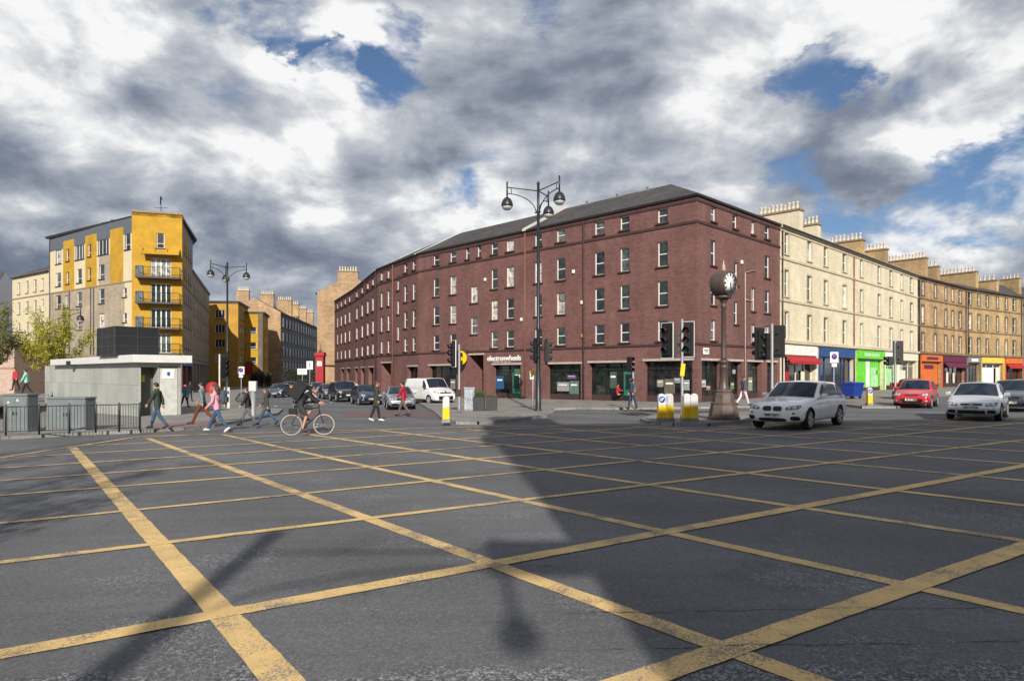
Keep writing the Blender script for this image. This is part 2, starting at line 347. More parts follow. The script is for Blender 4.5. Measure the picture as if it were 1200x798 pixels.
M_pane = pane_mat('window_glass', [(.02, .025, .028), (.05, .055, .06), (.32, .32, .30), (.018, .03, .022), (.12, .13, .13), (.03, .035, .04), (.02, .02, .022), (.48, .46, .41), (.03, .04, .035), (.08, .10, .085)])
M_shop = pane_mat('shop_glass', [(.010, .010, .012), (.022, .022, .024), (.03, .034, .032), (.016, .022, .019)], .05, .7)
M_iron = mat('dark_iron', (.022, .026, .032), .42, metal=.2, var=.3); M_steel = mat('galvanised_steel', (.26, .27, .285), .55, metal=.3, var=.15)
M_pipe = mat('terracotta_pipe', (.20, .085, .06), .6); M_blackp = mat('black_plastic', (.012, .012, .014), .5)
M_pot = mat('clay_pot', (.62, .52, .38), .8, var=.25); M_stone_d = mat('chimney_band', (.26, .20, .13), .85, var=.25)
M_gpaint = mat('grey_cabinet_paint', (.155, .175, .185), .5, var=.12, bump=.05); M_conc = masonry('grey_stone_cladding', (.36, .375, .35), (.46, .475, .445), (.22, .23, .22), 1.6, 1.15, .012, .6, .14, .1)
M_bronze = mat('brown_painted_iron', (.075, .05, .043), .45, var=.3, scale=6)
M_yb = mat('yellow_plastic', (.78, .52, .02), .35, var=.08); M_wb = mat('white_plastic', (.55, .56, .56), .35, var=.08)
M_blue = mat('sign_blue', (.02, .07, .40), .4)

# ------------------------------------------------------------------ ground, pavements, kerbs, markings
def ground():
    xs = [-900, -300, -120, -60, -25, -10, 0, 10, 25, 60, 120, 300, 900]; ys = [-300, -60, -20, 0, 10, 20, 30, 42, 60, 90, 140, 260, 600, 1500]
    mb = MB(); mb.grid([[(x, y, gz(x, y)) for x in xs] for y in ys], 0, False)
    tag(mb.build('road', M_asph), kind='structure')
ground()
def slab(name, pts, h=.12, m=None, kerb=True, closed=True):
    """a raised paved area that follows the ground, with its kerb stones"""
    m = m or M_pave
    bm = bmesh.new(); vs = [bm.verts.new((p[0], p[1], 0)) for p in pts]; bm.faces.new(vs)
    for co, no in (((-25, 0, 0), (1, 0, 0)), ((25, 0, 0), (1, 0, 0)), ((0, 42, 0), (0, 1, 0))):
        bmesh.ops.bisect_plane(bm, geom=bm.verts[:] + bm.edges[:] + bm.faces[:], plane_co=co, plane_no=no)
    for v in bm.verts: v.co.z = gz(v.co.x, v.co.y) + h
    bmesh.ops.triangulate(bm, faces=bm.faces[:])
    uvl = bm.loops.layers.uv.new('UVMap')
    for f in bm.faces:
        if f.normal.z < 0: f.normal_flip()
        for l in f.loops: l[uvl].uv = (l.vert.co.x * .7071 + l.vert.co.y * .7071, -l.vert.co.x * .7071 + l.vert.co.y * .7071)
    bnd = [(e.verts[0].co.copy(), e.verts[1].co.copy()) for e in bm.edges if e.is_boundary]
    me = bpy.data.meshes.new(name); bm.to_mesh(me); bm.free(); me.materials.append(m)
    tag(link(name, me), kind='structure')
    if kerb:
        mb = MB(); ctr = sum((Vector((p[0], p[1])) for p in pts), Vector((0, 0))) / len(pts); run = 0.
        for a, b in bnd:
            e = (b - a); L_ = e.length; n = Vector((e.y, -e.x, 0)).normalized()
            if L_ < 1e-4: continue
            md = (a + b) / 2 + n * .05
            # outward = side not inside the polygon
            inside = False; j = len(pts) - 1
            for i in range(len(pts)):
                xi, yi, xj, yj = pts[i][0], pts[i][1], pts[j][0], pts[j][1]
                if (yi > md.y) != (yj > md.y) and md.x < (xj - xi) * (md.y - yi) / (yj - yi) + xi: inside = not inside
                j = i
            if inside: n = -n
            o, i_ = n * .07, -n * .07; up = Vector((0, 0, .006)); dn = Vector((0, 0, -h - .05))
            A, B, Cc, D = a + i_ + up, b + i_ + up, b + o + up, a + o + up
            mb.face([A, B, Cc, D], 0, [(run, 0), (run + L_, 0), (run + L_, .14), (run, .14)])
            mb.face([D, Cc, Cc + dn, D + dn], 0, [(run, 0), (run + L_, 0), (run + L_, .2), (run, .2)])
            run += L_
        tag(mb.build('kerb', M_kerb), kind='structure')
# facade key points (plan, metres)
C0 = Vector((12.0, 43.0)); RD = Vector((1.01, 1)).normalized(); LD = Vector((-.991, 1)).normalized()
R1 = Vector((20.96, 51.87)); R2 = Vector((48.4, 79.1)); R3 = Vector((62.0, 90.5)); R4 = Vector((77.8, 101.0)); R5 = Vector((112., 118.))
LB = Vector((-9.1, 64.3)); LC = Vector((-15., 73.9)); LDp = Vector((-21.9, 91.6)); LE = Vector((-28.5, 106.5))
def n2(v): return Vector((v.x, v.y))
corner_pave = [(-9.1 - 2.4, 64.3 - 2.2), *[n2(G(*p)) for p in ((489, 471.5), (510, 484), (521, 494), (535, 497), (560, 497.5), (600, 494), (640, 489), (650, 484), (648, 480.5), (680, 479.5), (720, 480), (765, 479.5), (815, 479), (860, 478), (900, 477.5), (960, 474.5), (1050, 470.3))]]
corner_pave += [R2 + Vector((5.2, -5.6)), R3 + Vector((4.5, -6)), R4 + Vector((3, -7)), (125, 112), R5, R4, R3, R2, R1, C0, LB]
slab('pavement', corner_pave)
slab('pavement', [LB, LC, LDp, LE, LE + Vector((-1, 40)), LE + Vector((-3.6, 40)), LE + Vector((-2.6, -.6)), LDp + Vector((-2.5, -.9)), LC + Vector((-2.5, -1)), (-9.1 - 2.4, 64.3 - 2.2)])
slab('traffic_island', [n2(G(*p)) for p in ((752, 494), (762, 497), (790, 499.3), (830, 499.5), (868, 496), (905, 491), (930, 487), (925, 484.5), (880, 485.5), (800, 487.5), (765, 489.5))])
slab('traffic_island', [n2(G(*p)) for p in ((985, 475), (1010, 478.5), (1050, 478.5), (1082, 475), (1090, 471.5), (1060, 471), (1000, 472.5))])
slab('traffic_island', [n2(G(*p)) for p in ((250, 481), (262, 484), (282, 483), (296, 478), (292, 474), (262, 473), (250, 476))], .1)
left_pave = [n2(G(*p)) for p in ((-260, 530), (-120, 520), (0, 515.5), (60, 512), (110, 509.5), (165, 507.5), (215, 504), (250, 500.5), (282, 495), (324, 486.5), (330, 481))]
left_pave += [(-19.0, 46), (-26., 62), (-33, 80), (-46, 122), (-57, 122), (-44.3, 92), (-39.8, 80), (-44.9, 78.3), (-63.3, 90.7), (-90, 109), (-70, 60)]
slab('pavement', left_pave)
# red-brown surfacing on the crossings
M_redroad = mat('red_road_surfacing', (.135, .085, .085), .9, var=.25, scale=5, bump=.3)
def sheet(name, pts, m, lift):
    bm = bmesh.new(); bm.faces.new([bm.verts.new((p[0], p[1], 0)) for p in pts])
    for co, no in (((-25, 0, 0), (1, 0, 0)), ((25, 0, 0), (1, 0, 0)), ((0, 42, 0), (0, 1, 0))):
        bmesh.ops.bisect_plane(bm, geom=bm.verts[:] + bm.edges[:] + bm.faces[:], plane_co=co, plane_no=no)
    for v in bm.verts: v.co.z = gz(v.co.x, v.co.y) + lift
    for f in bm.faces:
        if f.normal.z < 0: f.normal_flip()
    me = bpy.data.meshes.new(name); bm.to_mesh(me); bm.free(); me.materials.append(m); return tag(link(name, me), kind='structure')
sheet('crossing_surface', [n2(G(*p)) for p in ((405, 483), (500, 482.5), (520, 488), (400, 489))], M_redroad, .006)
sheet('crossing_surface', [n2(G(*p)) for p in ((335, 484), (385, 482), (390, 487), (335, 490))], M_redroad, .006)
sheet('tactile_paving', [n2(G(*p, .12)) for p in ((172, 498), (250, 492), (255, 496.5), (180, 503))], mat('red_tactile_paving', (.22, .13, .13), .9, var=.2, scale=8, bump=.4), .124)
# yellow box junction
BX0, BX1, BY0, BY1 = -12.6, 27., -9., 25.2
def clip_line(p, d, x0, x1, y0, y1):
    t0, t1 = -1e9, 1e9
    for o, v, lo, hi in ((p.x, d.x, x0, x1), (p.y, d.y, y0, y1)):
        a, b = (lo - o) / v, (hi - o) / v; t0 = max(t0, min(a, b)); t1 = min(t1, max(a, b))
    return (t0, t1) if t1 - t0 > .5 else None
def far_y(x): return 22.6 + (x + 12.6) * .21 if x < -2 else 24.83 + (x + 2) * .02
mk = MB()
def strip(a, b, w, wob=.004):
    a, b = Vector(a), Vector(b); d = (b - a); L_ = d.length; d.normalize(); n = Vector((-d.y, d.x)); k = max(2, int(L_ / .12)); rows = []
    for i in range(k + 1):
        c = a + d * (L_ * i / k); ww = w / 2 * (1 + random.uniform(-.035, .035)); o = random.uniform(-wob, wob)
        rows.append([(*(c + n * (ww + o)), gz(*(c + n * ww)) + strip.z), (*(c - n * (ww - o)), gz(*(c - n * ww)) + strip.z)])
    mk.grid(rows, 0, False)
def family(ang, offs, w, z):
    strip.z = z
    for k, o in enumerate(offs):
        o, ww, an = o if isinstance(o, tuple) else (o, w, ang); d = Vector((math.cos(R(an)), math.sin(R(an)))); n = Vector((-d.y, d.x)); n = n if n.x > 0 else -n; p = n * o; c = clip_line(p, d, BX0, BX1, BY0, 26)
        if not c: continue
        a, b = p + d * c[0], p + d * c[1]
        for _ in range(40):            # pull the far end back to the box's far edge
            e = a if a.y > b.y else b
            if e.y > far_y(e.x):
                if e is a: a = a + (b - a) * .03
                else: b = b + (a - b) * .03
        strip(a, b, ww)
family(127.3, [-13.2, -10.8, -8.4, -6., -3.6, -1.15, (1.25, .215, 126.7), (3.68, .18, 127.3), (5.95, .165, 127.3), (8.48, .165, 128.1), 10.7, 13.2, 15.6, 18.1, 20.5, 23., 25.4, 27.9, 30.3], .16, .006)
family(30.9, [12.5, 9.9, 7.3, 4.8, 2.3, -.25, (-2.84, .215, 32.6), (-5.44, .205, 32.2), (-8.27, .15, 30.2), (-10.67, .14, 31.2), (-13.33, .14, 29.0), -15.5, -17.9, -20.4, -22.9, -25.4, -28., -30.5], .15, .010)
strip.z = .014
strip((BX0, -9), (BX0, 22.6), .17); strip((BX0, 22.6), (-2, 24.83), .17); strip((-2, 24.83), (BX1, 25.4), .17); strip((BX1, 25.4), (BX1, -9), .17)
tag(mk.build('box_junction_marking', M_yel), kind='structure')
mk = MB(); strip.z = .006
for a, b in (((1086, 484), (1120, 484)), ((940, 488), (990, 486))):
    strip(n2(G(*a)), n2(G(*b)), .13)
for k in range(5):
    a = G(300 + 22 * k, 478 - 1.5 * k); strip(n2(a), n2(a) + Vector((-.5, 1.8)), .12)
for k in range(9):
    c = Vector((-14.2 - 3.4 * k * .42, 46 + 5.5 * k)); strip(c, c + Vector((-.8, 2.2)), .12)
tag(mk.build('lane_marking', M_wht), kind='structure')
mk = MB()                     # double yellow lines beside the kerbs
kp = [n2(G(*p)) for p in ((720, 481.2), (765, 480.8), (815, 480.3), (860, 479.3), (900, 478.8), (960, 475.7), (1050, 471.3))]
for off in (0, -.22):
    for a, b in zip(kp[:-1], kp[1:]): strip(a + Vector((.1, -.25 + off)), b + Vector((.1, -.25 + off)), .08, 0)
tag(mk.build('kerb_line_marking', M_yel), kind='structure')

# ------------------------------------------------------------------ facades
def hit(p0, p1, px):
    k = (px - 600) / FX; d = p1 - p0; t = (k * p0.y - p0.x) / (d.x - k * d.y); return t * d.length, p0.y + d.y * t
def zpy(py, d): return CAMH + (HZ - py) / FX * d
_wc = {}
def win_mesh(w, h, kind, fm, sm):
    key = (round(w, 2), round(h, 2), kind, fm.name, sm.name)
    if key in _wc: return _wc[key]
    f = MB(); t = .06; y0, y1 = .115, .185; yc, yd = (y0 + y1) / 2, y1 - y0
    f.box((-w / 2 + t / 2, yc, h / 2), (t, yd, h)); f.box((w / 2 - t / 2, yc, h / 2), (t, yd, h))
    f.box((0, yc, t / 2), (w - 2 * t, yd, t)); f.box((0, yc, h - t / 2), (w - 2 * t, yd, t))
    if kind == 'sash': f.box((0, yc + .004, h * .5), (w - 2 * t, yd * .8, .055))
    if kind == 'sash4': f.box((0, yc + .004, h * .5), (w - 2 * t, yd * .8, .055)); f.box((0, yc + .004, h * .25 + .02), (.03, yd * .6, h / 2 - .13)); f.box((0, yc + .004, h * .75 - .02), (.03, yd * .6, h / 2 - .13))
    if kind == 'wide': f.box((-w / 6, yc + .004, h * .5), (.06, yd * .8, h - 2 * t)); f.box((w / 6, yc + .004, h * .5), (.06, yd * .8, h - 2 * t))
    if kind == 'doors':
        for q in (-.25, 0, .25): f.box((w * q, yc + .004, h * .5), (.11, yd * .8, h - 2 * t))
    if kind == 'casement': f.box((0, yc + .004, h * .32), (w - 2 * t, yd * .8, .05))
    p = MB(); p.box((0, yc + .015, h / 2), (w - .09, .014, h - .09))
    s = MB(); s.box((0, .0, -.05), (w + .24, .22, .10))
    _wc[key] = (f.mesh('window', fm), p.mesh('pane', M_pane), s.mesh('sill', sm)); return _wc[key]
class Fac:
    def __init__(s, root, p0, p1, inside=None):
        s.root = root; s.p0 = Vector(p0); s.p1 = Vector(p1); s.L = (s.p1 - s.p0).length; s.d = (s.p1 - s.p0) / s.L
        n = Vector((s.d.y, -s.d.x)); ref = (s.p0 + s.p1) / 2 - Vector(inside if inside else (0, 0)); ref = ref if inside else -ref
        s.n = n if n.dot(ref) > 0 else -n; s.th = math.atan2(s.n.x, -s.n.y); s.holes = []
    def P(s, u, z, off=0.): q = s.p0 + s.d * u + s.n * off; return Vector((q.x, q.y, z))
    def u(s, px): return hit(s.p0, s.p1, px)
    def put(s, name, me, u, z, off=0., parent=None):
        o = link(name, me, parent or s.root)
        if parent is None: o.location = s.P(u, z, off) - s.root.matrix_basis.translation; o.rotation_euler = (0, 0, s.th)
        return o
    def window(s, u, z0, w, h, kind='sash', fm=None, sm=None, sill=True):
        w = max(.3, round(w * 10) / 10); h = round(h * 10) / 10; fm = fm or M_white; sm = sm or M_stone_d
        if u - w / 2 < .1 or u + w / 2 > s.L - .1: return
        for H in s.holes:
            if u - w / 2 < H[1] and u + w / 2 > H[0] and z0 < H[3] and z0 + h > H[2]: return
        s.holes.append((u - w / 2, u + w / 2, z0, z0 + h, .2)); me = win_mesh(w, h, kind, fm, sm)
        o = s.put('window', me[0], u, z0); s.put('pane', me[1], 0, 0, parent=o)
        if sill: s.put('sill', me[2], 0, 0, parent=o)
        return o
    def wpx(s, pa, pb, z0, h, kind='sash', **k):
        ua, da = s.u(pa); ub, db = s.u(pb); return s.window((ua + ub) / 2, z0, abs(ub - ua), h, kind, **k)
    def hole(s, u0, u1, z0, z1, dep=.5): s.holes.append((min(u0, u1), max(u0, u1), z0, z1, dep))
    def shop(s, pa, pb, z1, dep=.5, riser=.4, frame=None, name='shopfront', mull=2, door=None):
        ua, _ = s.u(pa); ub, _ = s.u(pb); ua, ub = min(ua, ub), max(ua, ub); mid = s.P((ua + ub) / 2, 0)
        z0 = gz(mid.x, mid.y) + .12; s.hole(ua, ub, z0 - .6, z1, dep); w = ub - ua; fr = frame or M_dark
        f = MB(); t = .07; y = dep - .08; hh = z1 - z0
        f.box((0, y, riser / 2 - .3), (w, .12, riser + .6), mi=1)
        for i in range(mull + 1): f.box((-w / 2 + t / 2 + (w - t) * i / mull, y, (riser + hh) / 2), (t, .1, hh - riser))
        f.box((0, y + .003, hh - .05), (w - .01, .09, .1)); f.box((0, y + .003, hh * .8), (w - .01, .07, .05))
        if door is not None:
            f.box((-w / 2 + w * door, y - .03, 1.05), (.95, .06, 2.1), mi=2)
            f.box((-w / 2 + w * door, y - .07, 1.35), (.6, .02, 1.1), mi=0)
        o = s.put(name, f.mesh(name, [fr, M_maroond if name == 'shopfront' else fr, mat('green_door', (.02, .16, .09), .5)]), (ua + ub) / 2, z0)
        p = MB(); p.box((0, y + .03, (riser + hh) / 2), (w - .02, .012, hh - riser)); s.put('pane', p.mesh('pane', M_shop), 0, 0, parent=o)
        return o, w, hh
    def wall(s, mb, z0, z1, mi=0, mfun=None, u0=0., u1=None, zc=()):
        """wall sheet with real openings and their reveals; z0 may sink below the ground"""
        u1 = s.L if u1 is None else u1
        us = {u0, u1}; zs = {z0, z1, *[z for z in zc if z0 < z < z1]}
        if isinstance(mfun, tuple): us |= {q for q in mfun[1] if u0 < q < u1}; fn = mfun[0]
        else: fn = mfun
        H = [h for h in s.holes if h[0] < u1 and h[1] > u0 and h[2] < z1 and h[3] > z0]
        for a, b, c, d, _ in H: us |= {max(a, u0), min(b, u1)}; zs |= {max(c, z0), min(d, z1)}
        us, zs = sorted(us), sorted(zs)
        for i in range(len(us) - 1):
            for j in range(len(zs) - 1):
                uc, zz = (us[i] + us[i + 1]) / 2, (zs[j] + zs[j + 1]) / 2
                if us[i + 1] - us[i] < 1e-5 or zs[j + 1] - zs[j] < 1e-5 or any(a < uc < b and c < zz < d for a, b, c, d, _ in H): continue
                q = [(us[i], zs[j]), (us[i + 1], zs[j]), (us[i + 1], zs[j + 1]), (us[i], zs[j + 1])]
                mb.face([s.P(*c) for c in q], fn(uc, zz) if fn else mi, q)
        for a, b, c, d, dep in H:
            c = max(c, z0); d = min(d, z1)
            m_ = fn((a + b) / 2, d + .1) if fn else mi
            mb.face([s.P(a, c), s.P(a, d), s.P(a, d, -dep), s.P(a, c, -dep)], m_, [(0, c), (0, d), (dep, d), (dep, c)])
            mb.face([s.P(b, c), s.P(b, c, -dep), s.P(b, d, -dep), s.P(b, d)], m_, [(0, c), (dep, c), (dep, d), (0, d)])
            mb.face([s.P(a, d), s.P(b, d), s.P(b, d, -dep), s.P(a, d, -dep)], m_, [(a, 0), (b, 0), (b, dep), (a, dep)])
            mb.face([s.P(a, c), s.P(a, c, -dep), s.P(b, c, -dep), s.P(b, c)], m_, [(a, 0), (a, dep), (b, dep), (b, 0)])
    def band(s, mb, z0, z1, out, mi=0, u0=0., u1=None, back=.02):
        u1 = s.L if u1 is None else u1; c = s.P((u0 + u1) / 2, (z0 + z1) / 2, (out - back) / 2)
        mb.box(c, (u1 - u0, out + back, z1 - z0), s.th, mi)
    def bandpx(s, mb, pa, pb, z0, z1, out, mi=0): 
        a, b = s.u(pa)[0], s.u(pb)[0]; s.band(mb, z0, z1, out, mi, min(a, b), max(a, b))
def offset_path(pts, dist, side):
    """mitred parallel of a polyline; side=+1 left of travel"""
    out = []
    for i, p in enumerate(pts):
        ds = []
        if i > 0: ds.append((pts[i] - pts[i - 1]).normalized())
        if i < len(pts) - 1: ds.append((pts[i + 1] - pts[i]).normalized())
        ns = [Vector((-d.y, d.x)) * side for d in ds]
        n = (sum(ns, Vector((0, 0)))).normalized(); out.append(p + n * (dist / max(.35, n.dot(ns[0]))))
    return out
def roof_body(pts, depth, side, zb, ze, rise, root, rm, wm, over=.3, gables=(True, True), nm='roof'):
    """pitched roof on a bent row plus its rear walls; returns ridge line"""
    front = offset_path(pts, -over, side); ridge = offset_path(pts, depth / 2, side); back = offset_path(pts, depth, side); bo = offset_path(pts, depth + over, side)
    mb = MB(); drop = rise * over / (depth / 2); u = 0.
    for i in range(len(pts) - 1):
        L_ = (pts[i + 1] - pts[i]).length; s_ = math.hypot(depth / 2, rise)
        a, b, c, d = front[i], front[i + 1], ridge[i + 1], ridge[i]
        mb.face([(*a, ze - drop), (*b, ze - drop), (*c, ze + rise), (*d, ze + rise)], 0, [(u, 0), (u + L_, 0), (u + L_, s_), (u, s_)])
        a, b = bo[i], bo[i + 1]
        mb.face([(*d, ze + rise), (*c, ze + rise), (*b, ze - drop), (*a, ze - drop)], 0, [(u, s_), (u + L_, s_), (u + L_, 0), (u, 0)])
        a, b = front[i], front[i + 1]
        p, q = pts[i], pts[i + 1]
        mb.face([(*a, ze - drop - .14), (*b, ze - drop - .14), (*b, ze - drop), (*a, ze - drop)], 1)          # gutter face
        mb.face([(*a, ze - drop - .14), (*p, ze - drop - .14), (*q, ze - drop - .14), (*b, ze - drop - .14)], 1)
        u += L_
    mb.closed = False
    mb.build(nm, [rm, M_dark], root)
    wb = MB()
    for i in range(len(pts) - 1):
        L_ = (pts[i + 1] - pts[i]).length
        wb.face([(*back[i], zb), (*back[i + 1], zb), (*back[i + 1], ze), (*back[i], ze)], 0, [(0, zb), (L_, zb), (L_, ze), (0, ze)])
    for k, g in ((0, gables[0]), (-1, gables[1])):
        if g:
            wb.face([(*pts[k], zb), (*back[k], zb), (*back[k], ze), (*ridge[k], ze + rise - .03), (*pts[k], ze)], 0, [(0, zb), (depth, zb), (depth, ze), (depth / 2, ze + rise), (0, ze)])
    wb.build('rear_wall', wm, root)
    return ridge, back
_pot = {}
def chimney(root, x, y, zb, w, dep, h, ang, npots, m, band=True, ph=.75):
    """stack across the roof with its row of pots"""
    mb = MB(); mb.box((x, y, zb + h / 2), (w, dep, h), ang)
    if band: mb.box((x, y, zb + h + .09), (w + .22, dep + .22, .18), ang, 1)
    # give stack faces a UV in metres
    for i, f in enumerate(mb.f):
        P = [Vector(mb.v[k]) for k in f]; mb.uv[i] = [((p.x - x) * math.cos(ang) + (p.y - y) * math.sin(ang) + (-(p.x - x) * math.sin(ang) + (p.y - y) * math.cos(ang)), p.z) for p in P]
    c = mb.build('chimney', [m, M_stone_d], root)
    if ph not in _pot:
        q = MB(); q.lathe([(.14, 0), (.17, .04), (.13, .08), (.115, ph * .85), (.15, ph * .9), (.14, ph), (.10, ph)], 10); _pot[ph] = q.mesh('pot', M_pot)
    for i in range(npots):
        o = link('pot', _pot[ph], c); t = (i + .5) / npots - .5
        o.location = Vector((x + math.cos(ang) * w * .92 * t, y + math.sin(ang) * w * .92 * t, zb + h + .18)) - root.matrix_basis.translation
        if i % 4 == 3: o.scale = (1, 1, .8)
    return c
def pipe(root, fac, px, z0, z1, m=None, r=.055, name='drainpipe'):
    u, _ = fac.u(px); mb = MB(); mb.tube([fac.P(u, z0, .09), fac.P(u, z1, .09)], r, 8)
    k = z0 + 1.
    while k < z1: mb.box(fac.P(u, k, .06), (.17, .12, .06), fac.th); k += 2.2
    mb.build(name, m or M_pipe, root)

# ------------------------------------------------------------------ maroon brick corner block
def maroon_block():
    root = thing('apartment_block', (12, 43, gz(12, 43)), 'long maroon brick apartment block with slate roof wrapping the street corner', 'building')
    EZ = 13.5; ST = 11.62; CN = 3.72
    A = Fac(root, C0, LB); B = Fac(root, LB, LC); Cc = Fac(root, LC, LDp); D = Fac(root, LDp, LE); Rt = Fac(root, C0, R1)
    def stack(f, pa, pb, rows='4321', kind='sash'):
        z = {'4': (11.95, 1.0), '3': (9.0, 1.7), '2': (6.35, 1.7), '1': (3.98, 1.4)}
        for r in rows: f.wpx(pa, pb, z[r][0], z[r][1], kind if r != '4' else 'sash', sm=M_maroond)
    for pa, pb in ((770.5, 782.5), (726.5, 737.5), (697, 708), (652, 662.5), (626.5, 635), (593.5, 602), (575.5, 583), (527.4, 534.4), (507.7, 514.7)): stack(A, pa, pb)
    for pa, pb in ((559.3, 563.7), (545.4, 550)): A.wpx(pa, pb, 11.95, 1.1, 'sash', sm=M_maroond)
    for z in (8.0, 5.25): A.wpx(551.5, 559.5, z, 1.5, 'sash', sm=M_maroond)
    for pa, pb in ((483, 487), (473.3, 477.2), (453.8, 456.8), (445.8, 448.8)): stack(B, pa, pb)
    for z in (10.4, 7.9, 5.2): B.wpx(465, 468, z, 1.5, 'sash', sm=M_maroond)
    for pa, pb in ((435.6, 438), (429.6, 432), (423.2, 425.2), (417, 418.8)): stack(Cc, pa, pb)
    for pa, pb in ((408.6, 410.2), (403.6, 405.2), (399, 400.4), (394.8, 396)): stack(D, pa, pb)
    stack(Rt, 833, 839); stack(Rt, 896, 902)
    Rt.wpx(880.3, 884.8, 11.95, 1.0, sm=M_maroond); Rt.wpx(880.5, 885, 6.35, 1.7, 'sash4', sm=M_maroond); Rt.wpx(880.5, 885, 3.98, 1.4, 'sash4', sm=M_maroond)
    Rt.wpx(858.8, 864, 11.95, 1.0, sm=M_maroond)
    for z in (8.0, 5.25): Rt.wpx(860, 865, z, 1.6, 'sash', sm=M_maroond)
    # arcade openings
    A.shop(755, 811.5, 2.62, mull=4); A.shop(690, 742, 2.55, mull=3, door=.85); A.shop(641, 680.5, 2.5, mull=3); A.shop(577.5, 610, 2.5, mull=2, door=.75)
    A.shop(550, 566.5, 3.4, 2.2, mull=1); A.shop(503, 535, 2.5, mull=3)
    B.shop(477.5, 489, 2.45, mull=1); B.shop(447, 458, 2.9, 1.6, mull=1)
    for a, b in ((432, 437.5), (423, 428), (416, 419)): Cc.shop(a, b, 2.5, mull=1)
    for a, b in ((406, 410), (399.5, 403)): D.shop(a, b, 2.5, mull=1)
    Rt.shop(822.5, 846, 2.62, mull=2); Rt.shop(853, 870, 2.62, mull=1); Rt.shop(876, 893, 2.62, mull=1); Rt.shop(899, 910.5, 2.62, mull=1)
    wall = MB(); trim = MB()
    for f in (A, B, Cc, D, Rt):
        f.wall(wall, -1.6, EZ)
        f.band(trim, ST - .07, ST + .10, .06, 0); f.band(trim, CN - .08, CN + .06, .07, 0); f.band(trim, EZ - .55, EZ - .38, .05, 0)
        f.band(trim, EZ - .20, EZ - .04, .10, 0)
        for a, b, c, d, dep in f.holes:
            if dep > .3:
                lint = MB(); f.band(lint, d + .002, d + .15, .05, 0, a - .12, b + .12); lint.build('lintel', M_lintel, root)
    wall.closed = False
    wall.build('wall', M_maroon, root); trim.build('brick_course', M_maroond, root)
    pts = [LE, LDp, LC, LB, C0, R1]
    ridge, _ = roof_body(pts, 10.2, 1, -1.6, EZ, 2.6, root, M_slate, M_maroon, over=.14)
    # pale coping walls that cross the roof between the builds, and small ridge vents
    for f, px, cw, chh in ((A, 616, .16, .2), (B, 488.5, .08, .10), (Cc, 441, .07, .08)):
        u, _d = f.u(px); e = f.P(u, EZ - .18, .25); t = f.P(u, EZ + 2.66, -5.1); mb = MB(); dr = (t - e).normalized(); up = Vector((0, 0, 1)); sd = Vector((f.d.x, f.d.y, 0)) * cw
        q = [e - sd, e + sd, t + sd, t - sd]; hi = [p + up * chh for p in q]
        mb.face(q[::-1]); mb.face(hi)
        for i in range(4): mb.face([q[i], q[(i + 1) % 4], hi[(i + 1) % 4], hi[i]])
        mb.build('roof_parapet', M_fwall, root)
    for px in (640, 676, 712):
        u, _d = A.u(px); p = A.P(u, EZ + 2.45, -5.1); mb = MB(); mb.box(p, (1.6, .5, .22), A.th); mb.lathe([(.08, 0), (.08, .3), (.13, .33), (.02, .42)], 8, c=p); mb.build('roof_vent', M_lead, root)
    pipe(root, A, 616, -1, 13.2); pipe(root, A, 684.5, -1, 13.2, M_maroond); pipe(root, B, 461, -1, 13.2); pipe(root, Cc, 441, -1, 13.2, M_maroond); pipe(root, Cc, 428, -1, 13.2, M_maroond)
    mb = MB(); u, _d = Rt.u(872); u2 = Rt.u(884)[0]
    mb.tube([Rt.P(u, -.1, .08), Rt.P(u, 9.0, .08), Rt.P(u2, 9.35, .08)], .04, 8); mb.tube([Rt.P(u, 7.1, .08), Rt.P(Rt.u(880)[0], 7.0, .08)], .035, 8); mb.build('drainpipe', M_lintel, root)
    # alarm boxes, street name plate, small lamps
    for f, px, z, c in ((A, 682.5, 7.1, M_white), (A, 683, 4.6, M_orend), (A, 672.5, 9.5, M_white), (A, 611.5, 6.2, M_white), (Rt, 868.5, 9.7, M_white), (A, 569, 9.9, M_white)):
        u = f.u(px)[0]; mb = MB(); mb.box(f.P(u, z, .06), (.22, .12, .26), f.th); bevel(mb.build('alarm_box', c, root), .02)
    u = Rt.u(827)[0]; mb = MB(); mb.box(Rt.P(u, 3.25, .03), (.75, .03, .42), Rt.th); o = mb.build('street_name_plate', M_white, root)
    mb = MB(); mb.box(Rt.P(u, 3.32, .048), (.55, .01, .05), Rt.th); mb.box(Rt.P(u, 3.22, .048), (.45, .01, .05), Rt.th); mb.build('lettering', M_dark, o, off=root.matrix_basis.translation + o.matrix_basis.translation)
    # shop name fascia
    ua, ub = A.u(610.8)[0], A.u(571.3)[0]; mid = (ua + ub) / 2
    text('shop_name', 'electronwheels', .62, M_white, root, A.P(mid, 3.05, .03) - root.matrix_basis.translation, (R(90), 0, A.th), .02, bold=.012, width=abs(ub - ua))
    mb = MB(); 
    for k in range(5): mb.box(A.P(mid + 1.15 - .45 * k, 2.76, .012), (.36 if k % 2 else .28, .02, .035), A.th)
    mb.build('small_lettering', M_white, root)
